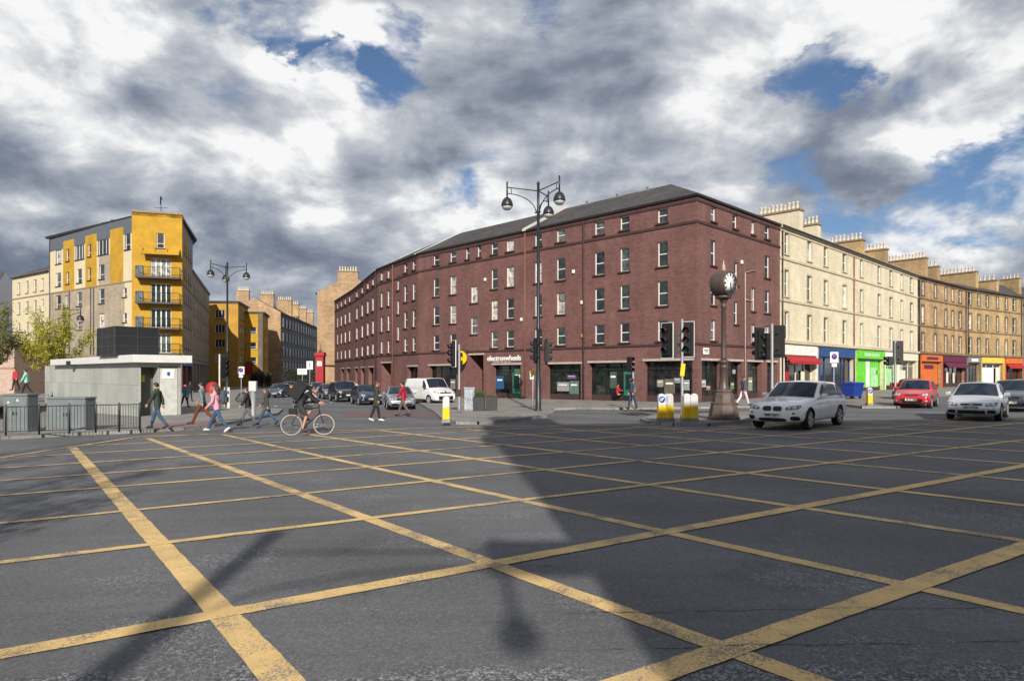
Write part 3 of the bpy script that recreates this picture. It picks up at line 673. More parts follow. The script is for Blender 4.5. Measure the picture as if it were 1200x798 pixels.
    # things hung behind the glass: posters and pale shelves near the front
    for f, px, z, w, h, c in ((A, 577 + 26.5, 1.2, .9, 1.9, (.10, .26, .10)), (A, 582, 1.0, .9, 1.1, (.03, .16, .40)), (A, 656, .75, 1.2, .7, (.5, .5, .5)), (A, 669, .7, .9, 1.0, (.18, .30, .26)), (A, 666, 1.5, .9, .3, (.26, .12, .35)), (A, 801, 1.0, .5, .7, (.55, .55, .52)),
                              (A, 781, .9, .8, 1.0, (.22, .20, .15)), (A, 770, 1.1, .5, .5, (.45, .43, .38)), (A, 790, 1.3, .5, .35, (.40, .40, .42)), (A, 715, 1.3, .6, 1.2, (.10, .16, .13)), (A, 558, 1.3, 1.5, 1.7, (.44, .52, .22)), (A, 527, .8, .7, .9, (.3, .3, .28)), (A, 511, 1.1, .9, .6, (.2, .2, .2)),
                              (Rt, 830, 1.1, .7, .5, (.6, .58, .55)), (Rt, 836, .8, .5, .3, (.5, .3, .3)), (Rt, 864, .9, .5, .5, (.16, .34, .12)), (Rt, 866, 1.9, .4, .3, (.5, .5, .5)), (Rt, 885, 1.0, .6, 1.0, (.4, .45, .35))):
        u = f.u(px)[0]; mb = MB(); mb.box(f.P(u, z, -.385 if px != 558 else -2.0), (w, .04, h), f.th); mb.box(f.P(u, z + h * .2, (-.385 if px != 558 else -2.0) + .025), (w * .7, .01, h * .12), f.th, 1)
        mb.build('window_display', [mat('display_%02d' % int(px % 97), tuple(q * .55 for q in c), .6, var=.5, scale=9), M_white], root)
    return A, Rt
MA, MR = maroon_block()

# round yellow hanging sign
def round_sign():
    u, d = MA.u(549); p = MA.P(u, zpy(419.5, d), .85)
    t = thing('hanging_sign', p - Vector((0, 0, .62)), 'round yellow hanging sign with black mark beside the passage of the brick block', 'sign', rz=R(38))
    mb = MB(); mb.lathe([(.54, -.06), (.60, -.03), (.60, .03), (.54, .06)], 28, c=(0, 0, .62), axis='Y'); mb.local('disc', M_yb, t)
    mb = MB(); mb.box((-.08, -.07, .56), (.06, .02, .44)); mb.box((.03, -.07, .76), (.22, .02, .06)); mb.box((.13, -.07, .69), (.06, .02, .14)); mb.box((-.16, -.07, .62), (.10, .02, .05)); mb.local('emblem', M_dark, t)
    mb = MB(); mb.tube([(0, 0, 1.22), (0, 0, 1.32), (.0, 0, 1.32), (.75, .05, 1.32)], .025, 6); mb.local('bracket', M_iron, t)
round_sign()

# ------------------------------------------------------------------ stone tenements up the right-hand street
def shop_unit(f, pa, pb, fascia, frame, z1=3.25, ftop=4.05, awning=None, panels=(), mull=3, label_bar=None, name='shopfront', fill=None):
    o, w, hh = f.shop(pa, pb, z1, .45, .45, frame, name=name, mull=mull)
    ua, ub = sorted((f.u(pa)[0], f.u(pb)[0])); mid = (ua + ub) / 2
    mb = MB(); c = f.P(mid, (z1 + ftop) / 2 + .01, .07); mb.box(c, (w + .3, .16, ftop - z1 - .02), f.th)
    for e in (ua - .12, ub + .12): mb.box(f.P(e, (z1 - .6) / 2, .05), (.2, .11, z1 + .6), f.th)
    mb.build('fascia', fascia, f.root)
    if label_bar:
        mb = MB(); mb.box(f.P(mid, (z1 + ftop) / 2, .16), (w * .55, .03, .34), f.th); mb.build('sign_panel', label_bar, f.root)
    if awning:
        mb = MB(); a = f.P(ua + .1, z1 - .05, .1); b = f.P(ub - .1, z1 - .05, .1); c2 = f.P(ub - .1, z1 - .5, .6); d = f.P(ua + .1, z1 - .5, .6)
        mb.face([a, b, c2, d]); dn = Vector((0, 0, -.22)); mb.face([d, c2, c2 + dn, d + dn]); mb.face([d + dn, c2 + dn, b + Vector((0, 0, -.06)), a + Vector((0, 0, -.06))]); mb.face([a, d, d + dn]); mb.face([b, c2, c2 + dn])
        mb.build('awning', awning, f.root)
    if fill:
        mb = MB(); mb.box(f.P(mid, 1.75, -.30), (w * .86, .04, 2.7), f.th); mb.build('printed_shutter', fill, f.root)
    for (fu, z, pw, ph, m) in panels:
        mb = MB(); mb.box(f.P(ua + w * fu, z, -.28), (pw, .05, ph), f.th); mb.build('window_display', m, f.root)
def roof_chim(f, root, px, ytop, length, n, m, zb=13.2, near=3.3, dep=.9):
    n_in = -f.n; p0 = f.p0 + n_in * near; p1 = f.p1 + n_in * near; u, d = hit(p0, p1, px); z = zpy(ytop, d)
    c = p0 + (p1 - p0).normalized() * u + n_in * (length / 2)
    return chimney(root, c.x, c.y, zb, length, dep, z - zb, math.atan2(n_in.y, n_in.x), n, m)
M_blu_shop = mat('navy_shop_paint', (.015, .065, .20), .5); M_green_shop = mat('lime_shop_paint', (.13, .55, .03), .5, var=.3); M_orange_shop = mat('orange_shop_paint', (.55, .13, .02), .6, var=.25)
M_mag = mat('plum_shop_paint', (.10, .012, .045), .6); M_red_shop = mat('red_shop_paint', (.34, .014, .020), .6); M_grey_shop = mat('grey_shop_paint', (.17, .17, .17), .5)
M_yel_shop = mat('yellow_shop_paint', (.62, .46, .06), .6, var=.25); M_cr_shop = mat('cream_shop_paint', (.68, .63, .50), .6); M_pgreen = mat('pale_green_display', (.35, .62, .33), .6, var=.3)
def tenement(name_label, P0, P1, stone, cols, shops, chims, zr=((11.25, 1.7), (7.9, 2.1), (4.5, 2.2)), EZ=13.5, inside=None, pipes=(), gables=(False, True), shop_z=4.3):
    root = thing('tenement', (P0.x, P0.y, gz(P0.x, P0.y)), name_label, 'tenement')
    f = Fac(root, P0, P1)
    for pa, pb in cols:
        for z, h in zr: f.wpx(pa, pb, z, h, 'sash', sm=stone)
    for s in shops: shop_unit(f, *s[:4], **(s[4] if len(s) > 4 else {}))
    w = MB(); f.wall(w, -1.4, EZ); w.closed = False; w.build('wall', stone, root)
    t = MB(); f.band(t, EZ - .30, EZ - .04, .22); f.band(t, EZ - .55, EZ - .42, .07)
    for z in (10.85, 7.55): f.band(t, z - .09, z + .09, .09)
    f.band(t, shop_z - .14, shop_z + .10, .25)
    for a, b, c, d, dep in f.holes:
        if dep < .3:
            f.band(t, d + .002, d + .16, .05, 0, a - .05, b + .05); f.band(t, c - .0, d, .035, 0, a - .16, a - .003); f.band(t, c - .0, d, .035, 0, b + .003, b + .16)
    t.build('cornice', stone, root)
    side = 1 if (P1 - P0).cross(-f.n) > 0 else -1 if False else (1 if ((P1 - P0).x * (-f.n.y) - (P1 - P0).y * (-f.n.x)) > 0 else -1)
    roof_body([P0, P1], 11, side, -1.4, EZ, 1.9, root, M_slate, stone, gables=gables)
    for c in chims: roof_chim(f, root, *c[:4], stone if len(c) < 5 else c[4])
    for px in pipes: pipe(root, f, px, 0, 13, M_iron if px != 1000 else M_pipe)
    return f
DB = dict
FC = tenement('cream sandstone tenement with navy and lime shopfronts beside the maroon brick block', R1, R2, M_cream,
    ((919, 924), (945.5, 951), (965, 970), (987, 992), (1007.5, 1011.3), (1028, 1032), (1042, 1046), (1055, 1058.2), (1066, 1070)),
    ((918, 955, mat('white_shop_paint', (.72, .70, .66), .5), M_cr_shop, DB(awning=M_red_shop, mull=4, panels=((.2, 1.5, .8, 1.6, M_red_shop), (.7, 1.4, .7, 1.2, M_cr_shop)))),
     (960, 1000, M_blu_shop, M_blu_shop, DB(mull=4)), (1004, 1035, M_green_shop, M_green_shop, DB(mull=4, label_bar=M_pgreen, fill=M_green_shop, panels=((.3, 1.5, 1.3, 2.2, M_green_shop), (.5, 1.7, 1.0, 2.6, M_white), (.75, 1.4, 2.2, 2.0, M_pgreen), (.9, 1.9, 1.5, .5, M_green_shop)))),
     (1037, 1051, M_white, M_pgreen, DB(mull=2, panels=((.5, 1.4, 2.2, 1.8, M_pgreen),))), (1054, 1074, M_cr_shop, M_cr_shop, DB(mull=3, panels=((.3, 1.3, 2.5, 1.7, M_cr_shop),)))),
    ((939, 247, 4.3, 10), (960, 264, 2.0, 5), (1012, 282, 3.8, 8, M_brown), (1039.6, 293, 3.0, 7, M_brown)), pipes=(916, 1000, 1075.3), gables=(True, False))
FB1 = tenement('weathered brown sandstone tenement with orange and plum shopfronts', R2, R3, M_buff,
    ((1079.6, 1083.2), (1094.6, 1097.6), (1107, 1109.7), (1115, 1117.7), (1123.2, 1126.6)),
    ((1079, 1103, M_orange_shop, M_orange_shop, DB(label_bar=M_mag, fill=M_orange_shop, panels=((.5, 2.6, 3.2, .5, M_mag),))), (1105, 1130, M_mag, M_mag, DB(awning=M_mag, mull=5, panels=((.3, 1.3, .7, 1.5, M_cr_shop), (.6, 1.2, .6, 1.3, M_cr_shop))))),
    ((1086, 303, 5.0, 11), (1100, 313, 3.0, 5)), pipes=(1077, 1131.5), gables=(False, False))
FB2 = tenement('yellow-brown sandstone tenement with grey, yellow and red shopfronts', R3, R4, M_brown,
    ((1135, 1138.7), (1145.2, 1148.6), (1155, 1158.4), (1167.5, 1170.3), (1177.6, 1180.7), (1186.5, 1190.5)),
    ((1134, 1148, M_grey_shop, M_grey_shop, DB(label_bar=M_white, mull=4)), (1150, 1175, M_yel_shop, M_white, DB(mull=3, panels=((.4, 1.5, 3.6, 2.2, M_white), (.85, 1.5, 1.2, 2.4, M_cr_shop)))), (1178, 1197, M_orange_shop, M_red_shop, DB(awning=M_red_shop, mull=3))),
    ((1145, 319, 6.5, 12), (1169, 329, 6., 9)), pipes=(1134, 1196.5), gables=(False, True))
def far_tenement():
    root = thing('tenement', (93, 126, 0), 'dark slated roof rising behind the far end of the right-hand tenement row', 'tenement')
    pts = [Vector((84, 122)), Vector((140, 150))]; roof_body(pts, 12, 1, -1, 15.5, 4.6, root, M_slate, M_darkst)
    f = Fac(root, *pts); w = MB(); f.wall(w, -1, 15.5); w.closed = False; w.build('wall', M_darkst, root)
    chimney(root, 103, 137, 18, 3.5, .9, 3.2, R(120), 5, M_brown)
far_tenement()

# ------------------------------------------------------------------ yellow apartment block and neighbours, left
T0 = Vector((-39.8, 80)); T1 = Vector((-44.9, 78.3)); W1 = Vector((-63.3, 90.7)); W2 = Vector((-73.7, 97.8)); S1 = Vector((-44.3, 92)); S2 = Vector((-54.2, 118.7)); INW = Vector((.56, .83))
M_brick_l = masonry('brown_brick', (.20, .10, .07), (.26, .14, .10), (.16, .13, .11), .225, .075, .009)
def flat_roof(root, poly, z, over=.5, th=.28, m=None, nm='roof'):
    c = sum(poly, Vector((0, 0))) / len(poly); mb = MB(); mb.prism([p + (p - c).normalized() * over for p in poly], z, z + th); mb.build(nm, m or M_dark, root)
def wall_poly(root, poly, z0, z1, m, nm='rear_wall'):
    mb = MB()
    for a, b in zip(poly[:-1], poly[1:]): L_ = (b - a).length; mb.face([(*a, z0), (*b, z0), (*b, z1), (*a, z1)], 0, [(0, z0), (L_, z0), (L_, z1), (0, z1)])
    mb.closed = False; mb.build(nm, m, root)
def yellow_block():
    root = thing('apartment_block', (T0.x, T0.y, gz(T0.x, T0.y)), 'yellow rendered corner tower with balconies and a long cream and yellow wing to its left', 'building')
    ins = (-50, 92); F = Fac(root, T0, T1, ins); Wg = Fac(root, T1, W1, ins); S = Fac(root, T0, S1, ins)
    for z in (13.25, 10.25, 7.25, 4.25): F.wpx(176.5, 200.5, z, 2.3, 'doors', sill=False)
    F.wpx(184, 192.3, 16.75, 1.85, 'casement', sm=M_dark)
    for pa, pb, k in ((65.5, 72, 'casement'), (88.5, 98.5, 'wide'), (115, 127.5, 'wide'), (146.3, 152.8, 'casement')): Wg.wpx(pa, pb, 16.5, 1.9, k, sm=M_dark)
    for pa, pb in ((77.5, 81.3), (103, 106.8)):
        for z in (16.6, 13.6): Wg.wpx(pa, pb, z, 1.6, 'casement', sm=M_dark)
    for pa, pb in ((65.5, 71.5), (90, 96), (116, 122.5)):
        for z in (13.5, 10.5, 7.45, 4.4): Wg.wpx(pa, pb, z, 1.85, 'casement', sm=M_dark)
    for z in (10.9, 7.9, 4.9): Wg.wpx(144.2, 148.6, z, 1.1, 'casement', sm=M_dark)
    for z in (10.5, 7.45, 4.4): Wg.wpx(76, 80, z, 1.6, 'casement', sm=M_dark)
    for u in (2.2, 4.6, 7.2, 9.8):
        for z in (16.6, 13.6, 10.6, 7.6, 4.9): S.window(u, z, .7, 1.25, 'casement', sm=M_dark)
    F.shop(157, 174, 3.5, .5, .3); F.shop(178, 210, 3.5, .5, .3, M_blu_shop, mull=4)
    for a, b in ((62, 76), (80, 92), (96, 112), (116, 132), (136, 150)): Wg.shop(a, b, 3.3, 1.0, .3, mull=3)
    S.shop(214.5, 218.5, 3.4, .5, .3, M_blu_shop); S.shop(220, 224.5, 3.4, .5, .3, M_blu_shop)
    panels = [tuple(sorted((Wg.u(a)[0], Wg.u(b)[0]))) for a, b in ((74, 87), (100, 113.3), (129, 144.5))]
    def fw(u, z):
        if z < 4.0: return 4
        pin = any(a < u < b for a, b in panels)
        if z < 12.7: return 1 if (u > 1.7 or z < 6) else 2
        if pin and z < 19.35: return 0
        if z > 18.35: return 3
        if 5.1 < u < 8.1 and z < 16.3: return 1 if u > 0 else 2
        return 2
    ub = sorted({q for p in panels for q in p} | {1.7, 5.1, 8.1})
    wl = MB(); mats = [M_yrend, M_rubble, M_crend, M_clad, M_brick_l]
    Wg.wall(wl, -1.6, 20.2, mfun=(fw, ub), zc=(4., 6., 12.7, 16.3, 18.35, 19.35))
    F.wall(wl, -1.6, 21.0, mfun=lambda u, z: 4 if z < 4 else 0, zc=(4.,)); S.wall(wl, -1.6, 20.2, mfun=(lambda u, z: 4 if z < 4 else (0 if (u < .9 or (z > 12.7 and 3.4 < u < 6)) else (3 if z > 18.35 else 1)), [.9, 3.4, 6]), zc=(4., 12.7, 18.35))
    wl.closed = False; wl.build('wall', mats, root)
    t = MB(); Wg.band(t, 12.62, 12.78, .06); Wg.band(t, 3.85, 4.15, .12); F.band(t, 3.85, 4.12, .12); S.band(t, 3.85, 4.15, .12); S.band(t, 12.62, 12.78, .06); F.band(t, 20.86, 21.1, .12, back=.1); t.build('string_course', M_stone_d, root)
    flat_roof(root, [W1, T1 + Vector((-.1, .6)), T0 + Vector((-.6, 1.6)), S1, Vector((-50, 101)), W1 + INW * 11], 20.2, .55)
    # parapet of the tower
    back = T0 + (S1 - T0).normalized() * 5.5; b2 = T1 + (S1 - T0).normalized() * 5.5; mb = MB(); mb.prism([T0, back, b2, T1], 20.45, 21.0); mb.build('tower_roof', M_yrend, root)
    wall_poly(root, [S1, Vector((-50, 101)), W1 + INW * 11, W1], -1.6, 20.2, M_crend)
    # balconies: slab, rail with bars
    ua, ub_ = F.u(161)[0], F.u(212.5)[0]; m_, w_ = (ua + ub_) / 2, abs(ub_ - ua)
    for z in (13.2, 10.2, 7.2, 4.2):
        mb = MB(); mb.box(F.P(m_, z - .11, .65), (w_, 1.34, .22), F.th); b = mb.build('balcony', mat('balcony_slab', (.045, .035, .036), .6), root)
        off = root.matrix_basis.translation
        r_ = MB()
        for s_ in (-1, 1):
            for q in (0., .6, 1.2): r_.tube([F.P(m_ + s_ * (w_ / 2 - .04), z, .08 + q), F.P(m_ + s_ * (w_ / 2 - .04), z + 1.1, .08 + q)], .022, 5)
            r_.tube([F.P(m_ + s_ * (w_ / 2 - .04), z + 1.1, .06), F.P(m_ + s_ * (w_ / 2 - .04), z + 1.1, 1.28)], .028, 5)
        for q in range(27):
            u = m_ - w_ / 2 + .04 + (w_ - .08) * q / 26; r_.tube([F.P(u, z, 1.28), F.P(u, z + 1.1, 1.28)], .014 if q % 6 else .03, 4)
        r_.tube([F.P(m_ - w_ / 2, z + 1.1, 1.28), F.P(m_ + w_ / 2, z + 1.1, 1.28)], .03, 5)
        r_.build('balcony_rail', M_iron, b, off=off)
        u0 = F.u(163.5)[0]; mb = MB(); mb.box(F.P(u0, z + .75, .10), (.75, .16, 1.3), F.th); mb.build('storage_box', M_clad, b, off=off)
    mb = MB(); a, c = F.u(168)[0], F.u(211)[0]
    A_, B_, C_, D_ = F.P(a, 16.6, .02), F.P(c, 16.6, .02), F.P(c, 15.85, 1.1), F.P(a, 15.85, 1.1)
    mb.face([A_, B_, C_, D_]); mb.face([p + Vector((0, 0, -.08)) for p in (D_, C_, B_, A_)]); mb.face([D_, C_, C_ + Vector((0, 0, -.08)), D_ + Vector((0, 0, -.08))]); mb.build('canopy', M_yrend, root)
    mb = MB()
    for q in range(4):
        u = a + (c - a) * q / 3; mb.tube([F.P(u, 15.75, 1.08), F.P(u, 16.66, .05)], .03, 5)
    mb.tube([F.P(a, 15.80, 1.12), F.P(c, 15.80, 1.12)], .035, 5); mb.build('canopy_frame', M_iron, root)
    p = F.P(F.u(186)[0], 21, -1.5); mb = MB(); mb.tube([p, p + Vector((0, 0, 2.2))], .04, 6); mb.tube([p + Vector((-.8, 0, .9)), p + Vector((.8, 0, .9))], .025, 5); mb.tube([p + Vector((-.12, .1, 1.3)), p + Vector((-.05, .0, 2.3)), p + Vector((.15, 0, 1.9))], .07, 5); mb.build('aerial', M_iron, root)
    p = Wg.P(Wg.u(95)[0], 20.4, -3); mb = MB(); mb.tube([p, p + Vector((0, 0, 1.6))], .03, 5); mb.tube([p + Vector((-.7, 0, 1.4)), p + Vector((.7, 0, 1.5))], .02, 4); p = Wg.P(Wg.u(113)[0], 20.4, -2); mb.box(p + Vector((0, 0, .5)), (.4, .4, 1.)); mb.build('aerial', M_iron, root)
    for px in (58.8, 81.8, 106.9, 110.3): pipe(root, Wg, px, 4 if px > 60 else 0, 12.6 if px > 60 else 20, M_darkp, .05)
    for f, a, b in ((F, 180, 208), (S, 214, 225)):
        mb = MB(); ua, ub_ = sorted((f.u(a)[0], f.u(b)[0])); mb.box(f.P((ua + ub_) / 2, 3.1, .1), (ub_ - ua, .14, .7), f.th); mb.build('shop_fascia', M_blu2, root)
    mb = MB(); u = F.u(195)[0]; mb.box(F.P(u, 3.12, .19), (1.2, .03, .26), F.th); mb.box(F.P(u, .9, .02), (1.3, .04, .5), F.th, 1); mb.box(F.P(u, 1.7, .02), (1.1, .04, .25), F.th); mb.build('shop_lettering_panel', [M_white, M_orange_shop], root)
M_darkp = mat('dark_grey_pipe', (.06, .06, .065), .5); M_blu2 = mat('royal_blue_fascia', (.03, .15, .60), .45)
yellow_block()
def simple_block(name, label, fpts, rear, z1, m, rows=(), cols=(), wmat=None, zb=-1.6, roof='flat', rise=2., kind='casement', shops=(), trims=(), w=.9, h=1.7, rm=None, sill=True, extra=None, side=1, depth=11):
    root = thing(name, (fpts[0].x, fpts[0].y, gz(fpts[0].x, fpts[0].y)), label, 'building')
    wl = MB(); t = MB(); fs = []
    for i, (a, b) in enumerate(zip(fpts[:-1], fpts[1:])):
        c = (fpts[0] + fpts[-1]) / 2 if not rear else sum(rear, Vector((0, 0))) / len(rear)
        f = Fac(root, a, b, c); fs.append(f)
        for u in (cols[i] if cols else ()):
            for z in rows: f.window(u, z, w, h, kind, sm=M_stone_d, sill=sill)
        for s_ in (shops[i] if shops else ()): f.hole(s_[0], s_[1], -.6, 3.2, .6); mb = MB(); mb.box(f.P((s_[0] + s_[1]) / 2, 1.3, -.55), (s_[1] - s_[0], .03, 3.8), f.th); mb.build('shop_window', M_shop, root)
        f.wall(wl, zb, z1)
        for z in trims: f.band(t, z - .08, z + .08, .07)
        f.band(t, z1 - .2, z1 - .02, .12)
    wl.closed = False; wl.build('wall', m, root); t.build('string_course', M_stone_d, root)
    if roof == 'flat':
        flat_roof(root, list(fpts) + list(rear), z1, .45, .25, rm); wall_poly(root, [fpts[-1], *rear, fpts[0]], zb, z1, m)
    else: roof_body(list(fpts), depth, side, zb, z1, rise, root, M_slate, wmat or m)
    if extra: extra(root, fs)
    return root, fs
simple_block('apartment_block', 'lower cream and tan block with slate roof left of the yellow tower wing', [W1, W2], [W2 + INW * 11, W1 + INW * 11], 16., M_crend, rows=(13.3, 10.4, 7.4, 4.4), cols=[(2.2, 4.6, 7.3, 10.2)], roof='pitch', rise=2.6, trims=(12.7,), side=-1, shops=[((1, 5), (6.5, 11.))])
simple_block('apartment_block', 'long tan block with small windows and dark shopfronts, right behind the yellow tower', [S1, S2], [S2 + Vector((-11, -4)), S1 + Vector((-8, 4))], 15.9, M_rubble, rows=(12.9, 10., 7.1, 4.5), cols=[[2 + 3.1 * i for i in range(9)]], w=.7, h=1.2, shops=[[(1 + 4.6 * i, 4.6 + 4.6 * i) for i in range(6)]], trims=(3.8, 12.6))
simple_block('house', 'low pinkish stone building with dark ground floor at the far left edge', [Vector((-56.3, 75)), Vector((-85, 71))], [Vector((-85, 80)), Vector((-56.5, 82))], 5.0, mat('pink_render', (.42, .30, .25), .85), rows=(3.0,), cols=[(2, 5.5, 9, 12.5, 16)], w=1.2, h=1.3, trims=(2.4,), rm=M_stone_d)
def blk(root, fs):
    for f in fs[:1]:
        pass
simple_block('house', 'white house with dark slate roof seen over the low block, far left', [Vector((-88, 112)), Vector((-130, 100))], [Vector((-130, 112)), Vector((-90, 124))], 15.2, M_white, rows=(12.2, 8.6), cols=[(2, 5.5, 9, 12.5)], roof='pitch', rise=4.6, w=1.8, h=1.6, kind='wide', side=1 if False else -1)
# yellow rendered houses further up the street
a, b = Vector((-55.9, 122)), Vector((-50.6, 122.5))
simple_block('apartment_block', 'ochre rendered block with curved dark roof edge behind the left lamp post', [a, b, Vector((-53, 133))], [Vector((-62, 136)), Vector((-64, 122))], 14.9, M_orend, rows=(12.0, 9.3, 6.6, 3.9), cols=[(2.1,), (3, 6)], w=1.7, h=1.5, kind='wide')
a, b = Vector((-54.6, 129)), Vector((-49.0, 130.5))
def y2x(root, fs):
    mb = MB(); f = fs[0]; f.band(mb, -1, 13.6, .25, 0, 4.9, 5.75); f.band(mb, -1, 12.5, .14, 0, .0, .5); mb.build('brick_pier', M_brick_l, root)
    mb = MB(); f.band(mb, 1.6, 4.2, .12, 0, 2.6, 3.9); mb.build('red_shop_sign', M_red_shop, root)
simple_block('apartment_block', 'brighter yellow block with brown brick piers, right of the ochre block up the street', [a, b, Vector((-51.5, 140))], [Vector((-62, 143)), Vector((-62, 131))], 13.7, M_yrend, rows=(9.6, 6.6, 3.7), cols=[(2.0, 4.0), (3, 6)], w=1.1, h=1.3, rm=M_brick_l, extra=y2x)
def orange_gable(root, fs):
    chimney(root, -55.4, 150, 16, 3.0, .9, 3.6, R(8), 6, M_orange_st); chimney(root, -59.6, 147, 15, 2.6, .9, 5.0, R(8), 7, M_orange_st)
    for i, y in enumerate((158, 166, 175, 184)): chimney(root, -54.2 - i * .9, y, 15, 3.4, 1., 4.2 - .2 * i, R(8), 7, M_brown if i % 2 else M_orange_st)
    mb = MB(); mb.closed = False
    a, b = Vector((-50.95, 145.96)), Vector((-61.86, 144.55)); n = Vector((.1, -1)).normalized() * .1
    c = (a + b) / 2; mb.closed = True
    q = [(a, -1.4), (b, -1.4), (b, 15.3), (c, 18.4), (a, 15.3)]
    mb.face([(*(p + n), z) for p, z in q], 0, [((p - a).length, z) for p, z in q]); mb.build('gable', M_orange_st, root)
simple_block('tenement', 'tenement row with street side coloured dark as shade, orange gable and many chimneys, end of the street', [Vector((-50.9, 146)), Vector((-57.1, 196))], [], 15.3, M_darkst, rows=(12.2, 9.0, 5.9, 2.4), cols=[[2 + 3.4 * i for i in range(14)]], roof='pitch', rise=3.1, wmat=M_orange_st, kind='sash', w=1.0, h=1.9, trims=(4.8, 11.4), sill=False, extra=orange_gable, side=1)
def right_gable(root, fs):
    mb = MB(); a = Vector((-32.9, 112)); b = Vector((-22.0, 113.5)); c = (a + b) / 2; n = Vector((.13, -1)).normalized() * .08
    q = [(a, -1.4), (b, -1.4), (b, 15.55), (c, 18.5), (a, 15.55)]
    mb.face([(*(p + n), z) for p, z in q], 0, [((p - a).length, z) for p, z in q]); mb.build('gable', M_orange_st, root)
    chimney(root, -28.2, 114, 16, 3.4, 1., 3.2, R(8), 7, M_orange_st)
    mb = MB(); mb.box((-31, 111.8, 3.3), (3.6, .3, .2)); mb.build('string_course', M_stone_d, root)
simple_block('tenement', 'orange sandstone tenement with slate roof and chimney at the far end of the maroon block', [Vector((-32.9, 112)), Vector((-36.5, 140))], [], 15.55, M_orange_st, rows=(12.2, 9., 5.8), cols=[[3 + 4 * i for i in range(6)]], roof='pitch', rise=3.0, kind='sash', w=1.0, h=1.9, extra=right_gable, side=-1)
def red_box():
    t = thing('red_kiosk', (-28.6, 99, gz(-28.6, 99)), 'tall red kiosk with ornate cornice beside the orange gable up the street', 'kiosk')
    mb = MB(); mb.box((0, 0, 2.6), (1.15, 1.1, 5.2)); mb.box((0, 0, 5.3), (1.5, 1.45, .22)); mb.box((0, 0, 5.55), (1.3, 1.25, .3)); mb.box((0, 0, 5.0), (1.3, 1.25, .12)); mb.box((0, 0, .2), (1.3, 1.25, .4)); mb.local('body', M_red_shop, t)
    mb = MB(); mb.lathe([(.3, 5.7), (.2, 6.0), (.06, 6.2), (.05, 6.6), (.01, 6.8)], 10); mb.local('finial', M_bronze, t)
    mb = MB(); mb.box((0, -.57, 4.0), (.7, .04, .7)); mb.local('panel', M_white, t)
    mb = MB(); mb.box((0, -.575, 2.0), (.75, .03, 2.6)); mb.local('door', mat('deep_red_panel', (.30, .012, .02), .5), t)
red_box()
# the tall building behind the photographer whose shade falls over the right half of the crossing
def shade_building():
    fp = [Vector((2.2, -13)), Vector((46, -11))]
    H = CAMH + math.tan(SUN_EL) * 42.6 - 1.7
    root = thing('tenement', (1.9, -13, 0), 'tall stone corner building behind the camera that shades the crossing', 'tenement')
    f = Fac(root, fp[0], fp[1]); f.n = Vector((-f.d.y, f.d.x)); f.th = math.atan2(f.n.x, -f.n.y)
    for i in range(12):
        for z in (4.6, 8.2, 11.8, 15.4): f.window(2.4 + 3.5 * i, z, 1.2, 2.1, 'sash', sm=M_brown)
    w = MB(); f.wall(w, -1, H - 2.5); L_ = 14; BK = Vector((2.2 + 1.5, -13 - 14))
    for a, b in ((fp[0], BK), (BK, fp[1] + Vector((0, -L_))), (fp[1] + Vector((0, -L_)), fp[1])):
        e = (b - a).length; w.face([(*a, -1), (*b, -1), (*b, H - 2.5), (*a, H - 2.5)], 0, [(0, 0), (e, 0), (e, H), (0, H)])
    w.closed = False; w.build('wall', M_brown, root)
    mb = MB(); mb.box((1.75, -13.15, 10.45), (.9, .25, .55)); mb.box((1.95, -13.15, 17.2), (.5, .3, 1.6)); mb.build('shadow_edge_block', M_iron, root)  # blocks added to notch the edge of the building's cast shadow
    mb = MB(); o = .4; x0, x1, y0, y1 = 2.2 - o, 46 + o, -13 - L_ - o, -11 + o; zt, zr = H - 2.5, H
    mb.face([(x0, y1 - 2, zt), (x1, y1, zt), (x1 - 5, -18, zr), (x0 + 2.6, -18, zr)]); mb.face([(x1, y0, zt), (x0 + 1.5, y0, zt), (x0 + 2.6, -18, zr), (x1 - 5, -18, zr)]); mb.face([(x0 + 1.5, y0, zt), (x0, y1 - 2, zt), (x0 + 2.6, -18, zr)]); mb.face([(x1, y1, zt), (x1, y0, zt), (x1 - 5, -18, zr)])
    mb.build('roof', M_slate, root)
    chimney(root, 4.0, -17.5, H - 1.4, 2.6, 1.0, 3.0, 0, 5, M_brown)
shade_building()

# ------------------------------------------------------------------ trees
M_bark = mat('grey_bark', (.085, .07, .055), .9, var=.35, scale=8, bump=.4)
def leaf_mat(name, c):
    m = mat(name, c, .7, var=.55, scale=1.6); b = m.node_tree.nodes['Principled BSDF']; b.inputs['Subsurface Weight'].default_value = 0; b.inputs['Transmission Weight'].default_value = .0; return m
M_leaf_y = leaf_mat('new_yellow_green_leaves', (.31, .295, .02)); M_leaf_o = leaf_mat('olive_budding_leaves', (.14, .15, .035)); M_leaf_g = leaf_mat('green_leaves', (.06, .12, .02)); M_leaf_d = leaf_mat('dark_hedge_leaves', (.02, .03, .012))
def leaves(mb, c, r, n, size, rng, mi=0):
    for _ in range(n):
        d = Vector((rng.gauss(0, 1), rng.gauss(0, 1), rng.gauss(0, 1))).normalized(); p = Vector(c) + Vector((d.x * r[0], d.y * r[1], d.z * r[2])) * (rng.random() ** .45)
        a = Vector((rng.gauss(0, 1), rng.gauss(0, 1), rng.gauss(0, .8))).normalized(); b = a.orthogonal().normalized(); b.rotate(Matrix.Rotation(rng.uniform(0, 6.28), 3, a)); s = size * rng.uniform(.5, 1.3)
        mb.face([p - a * s, p - b * s * .45, p + a * s, p + b * s * .45], mi)
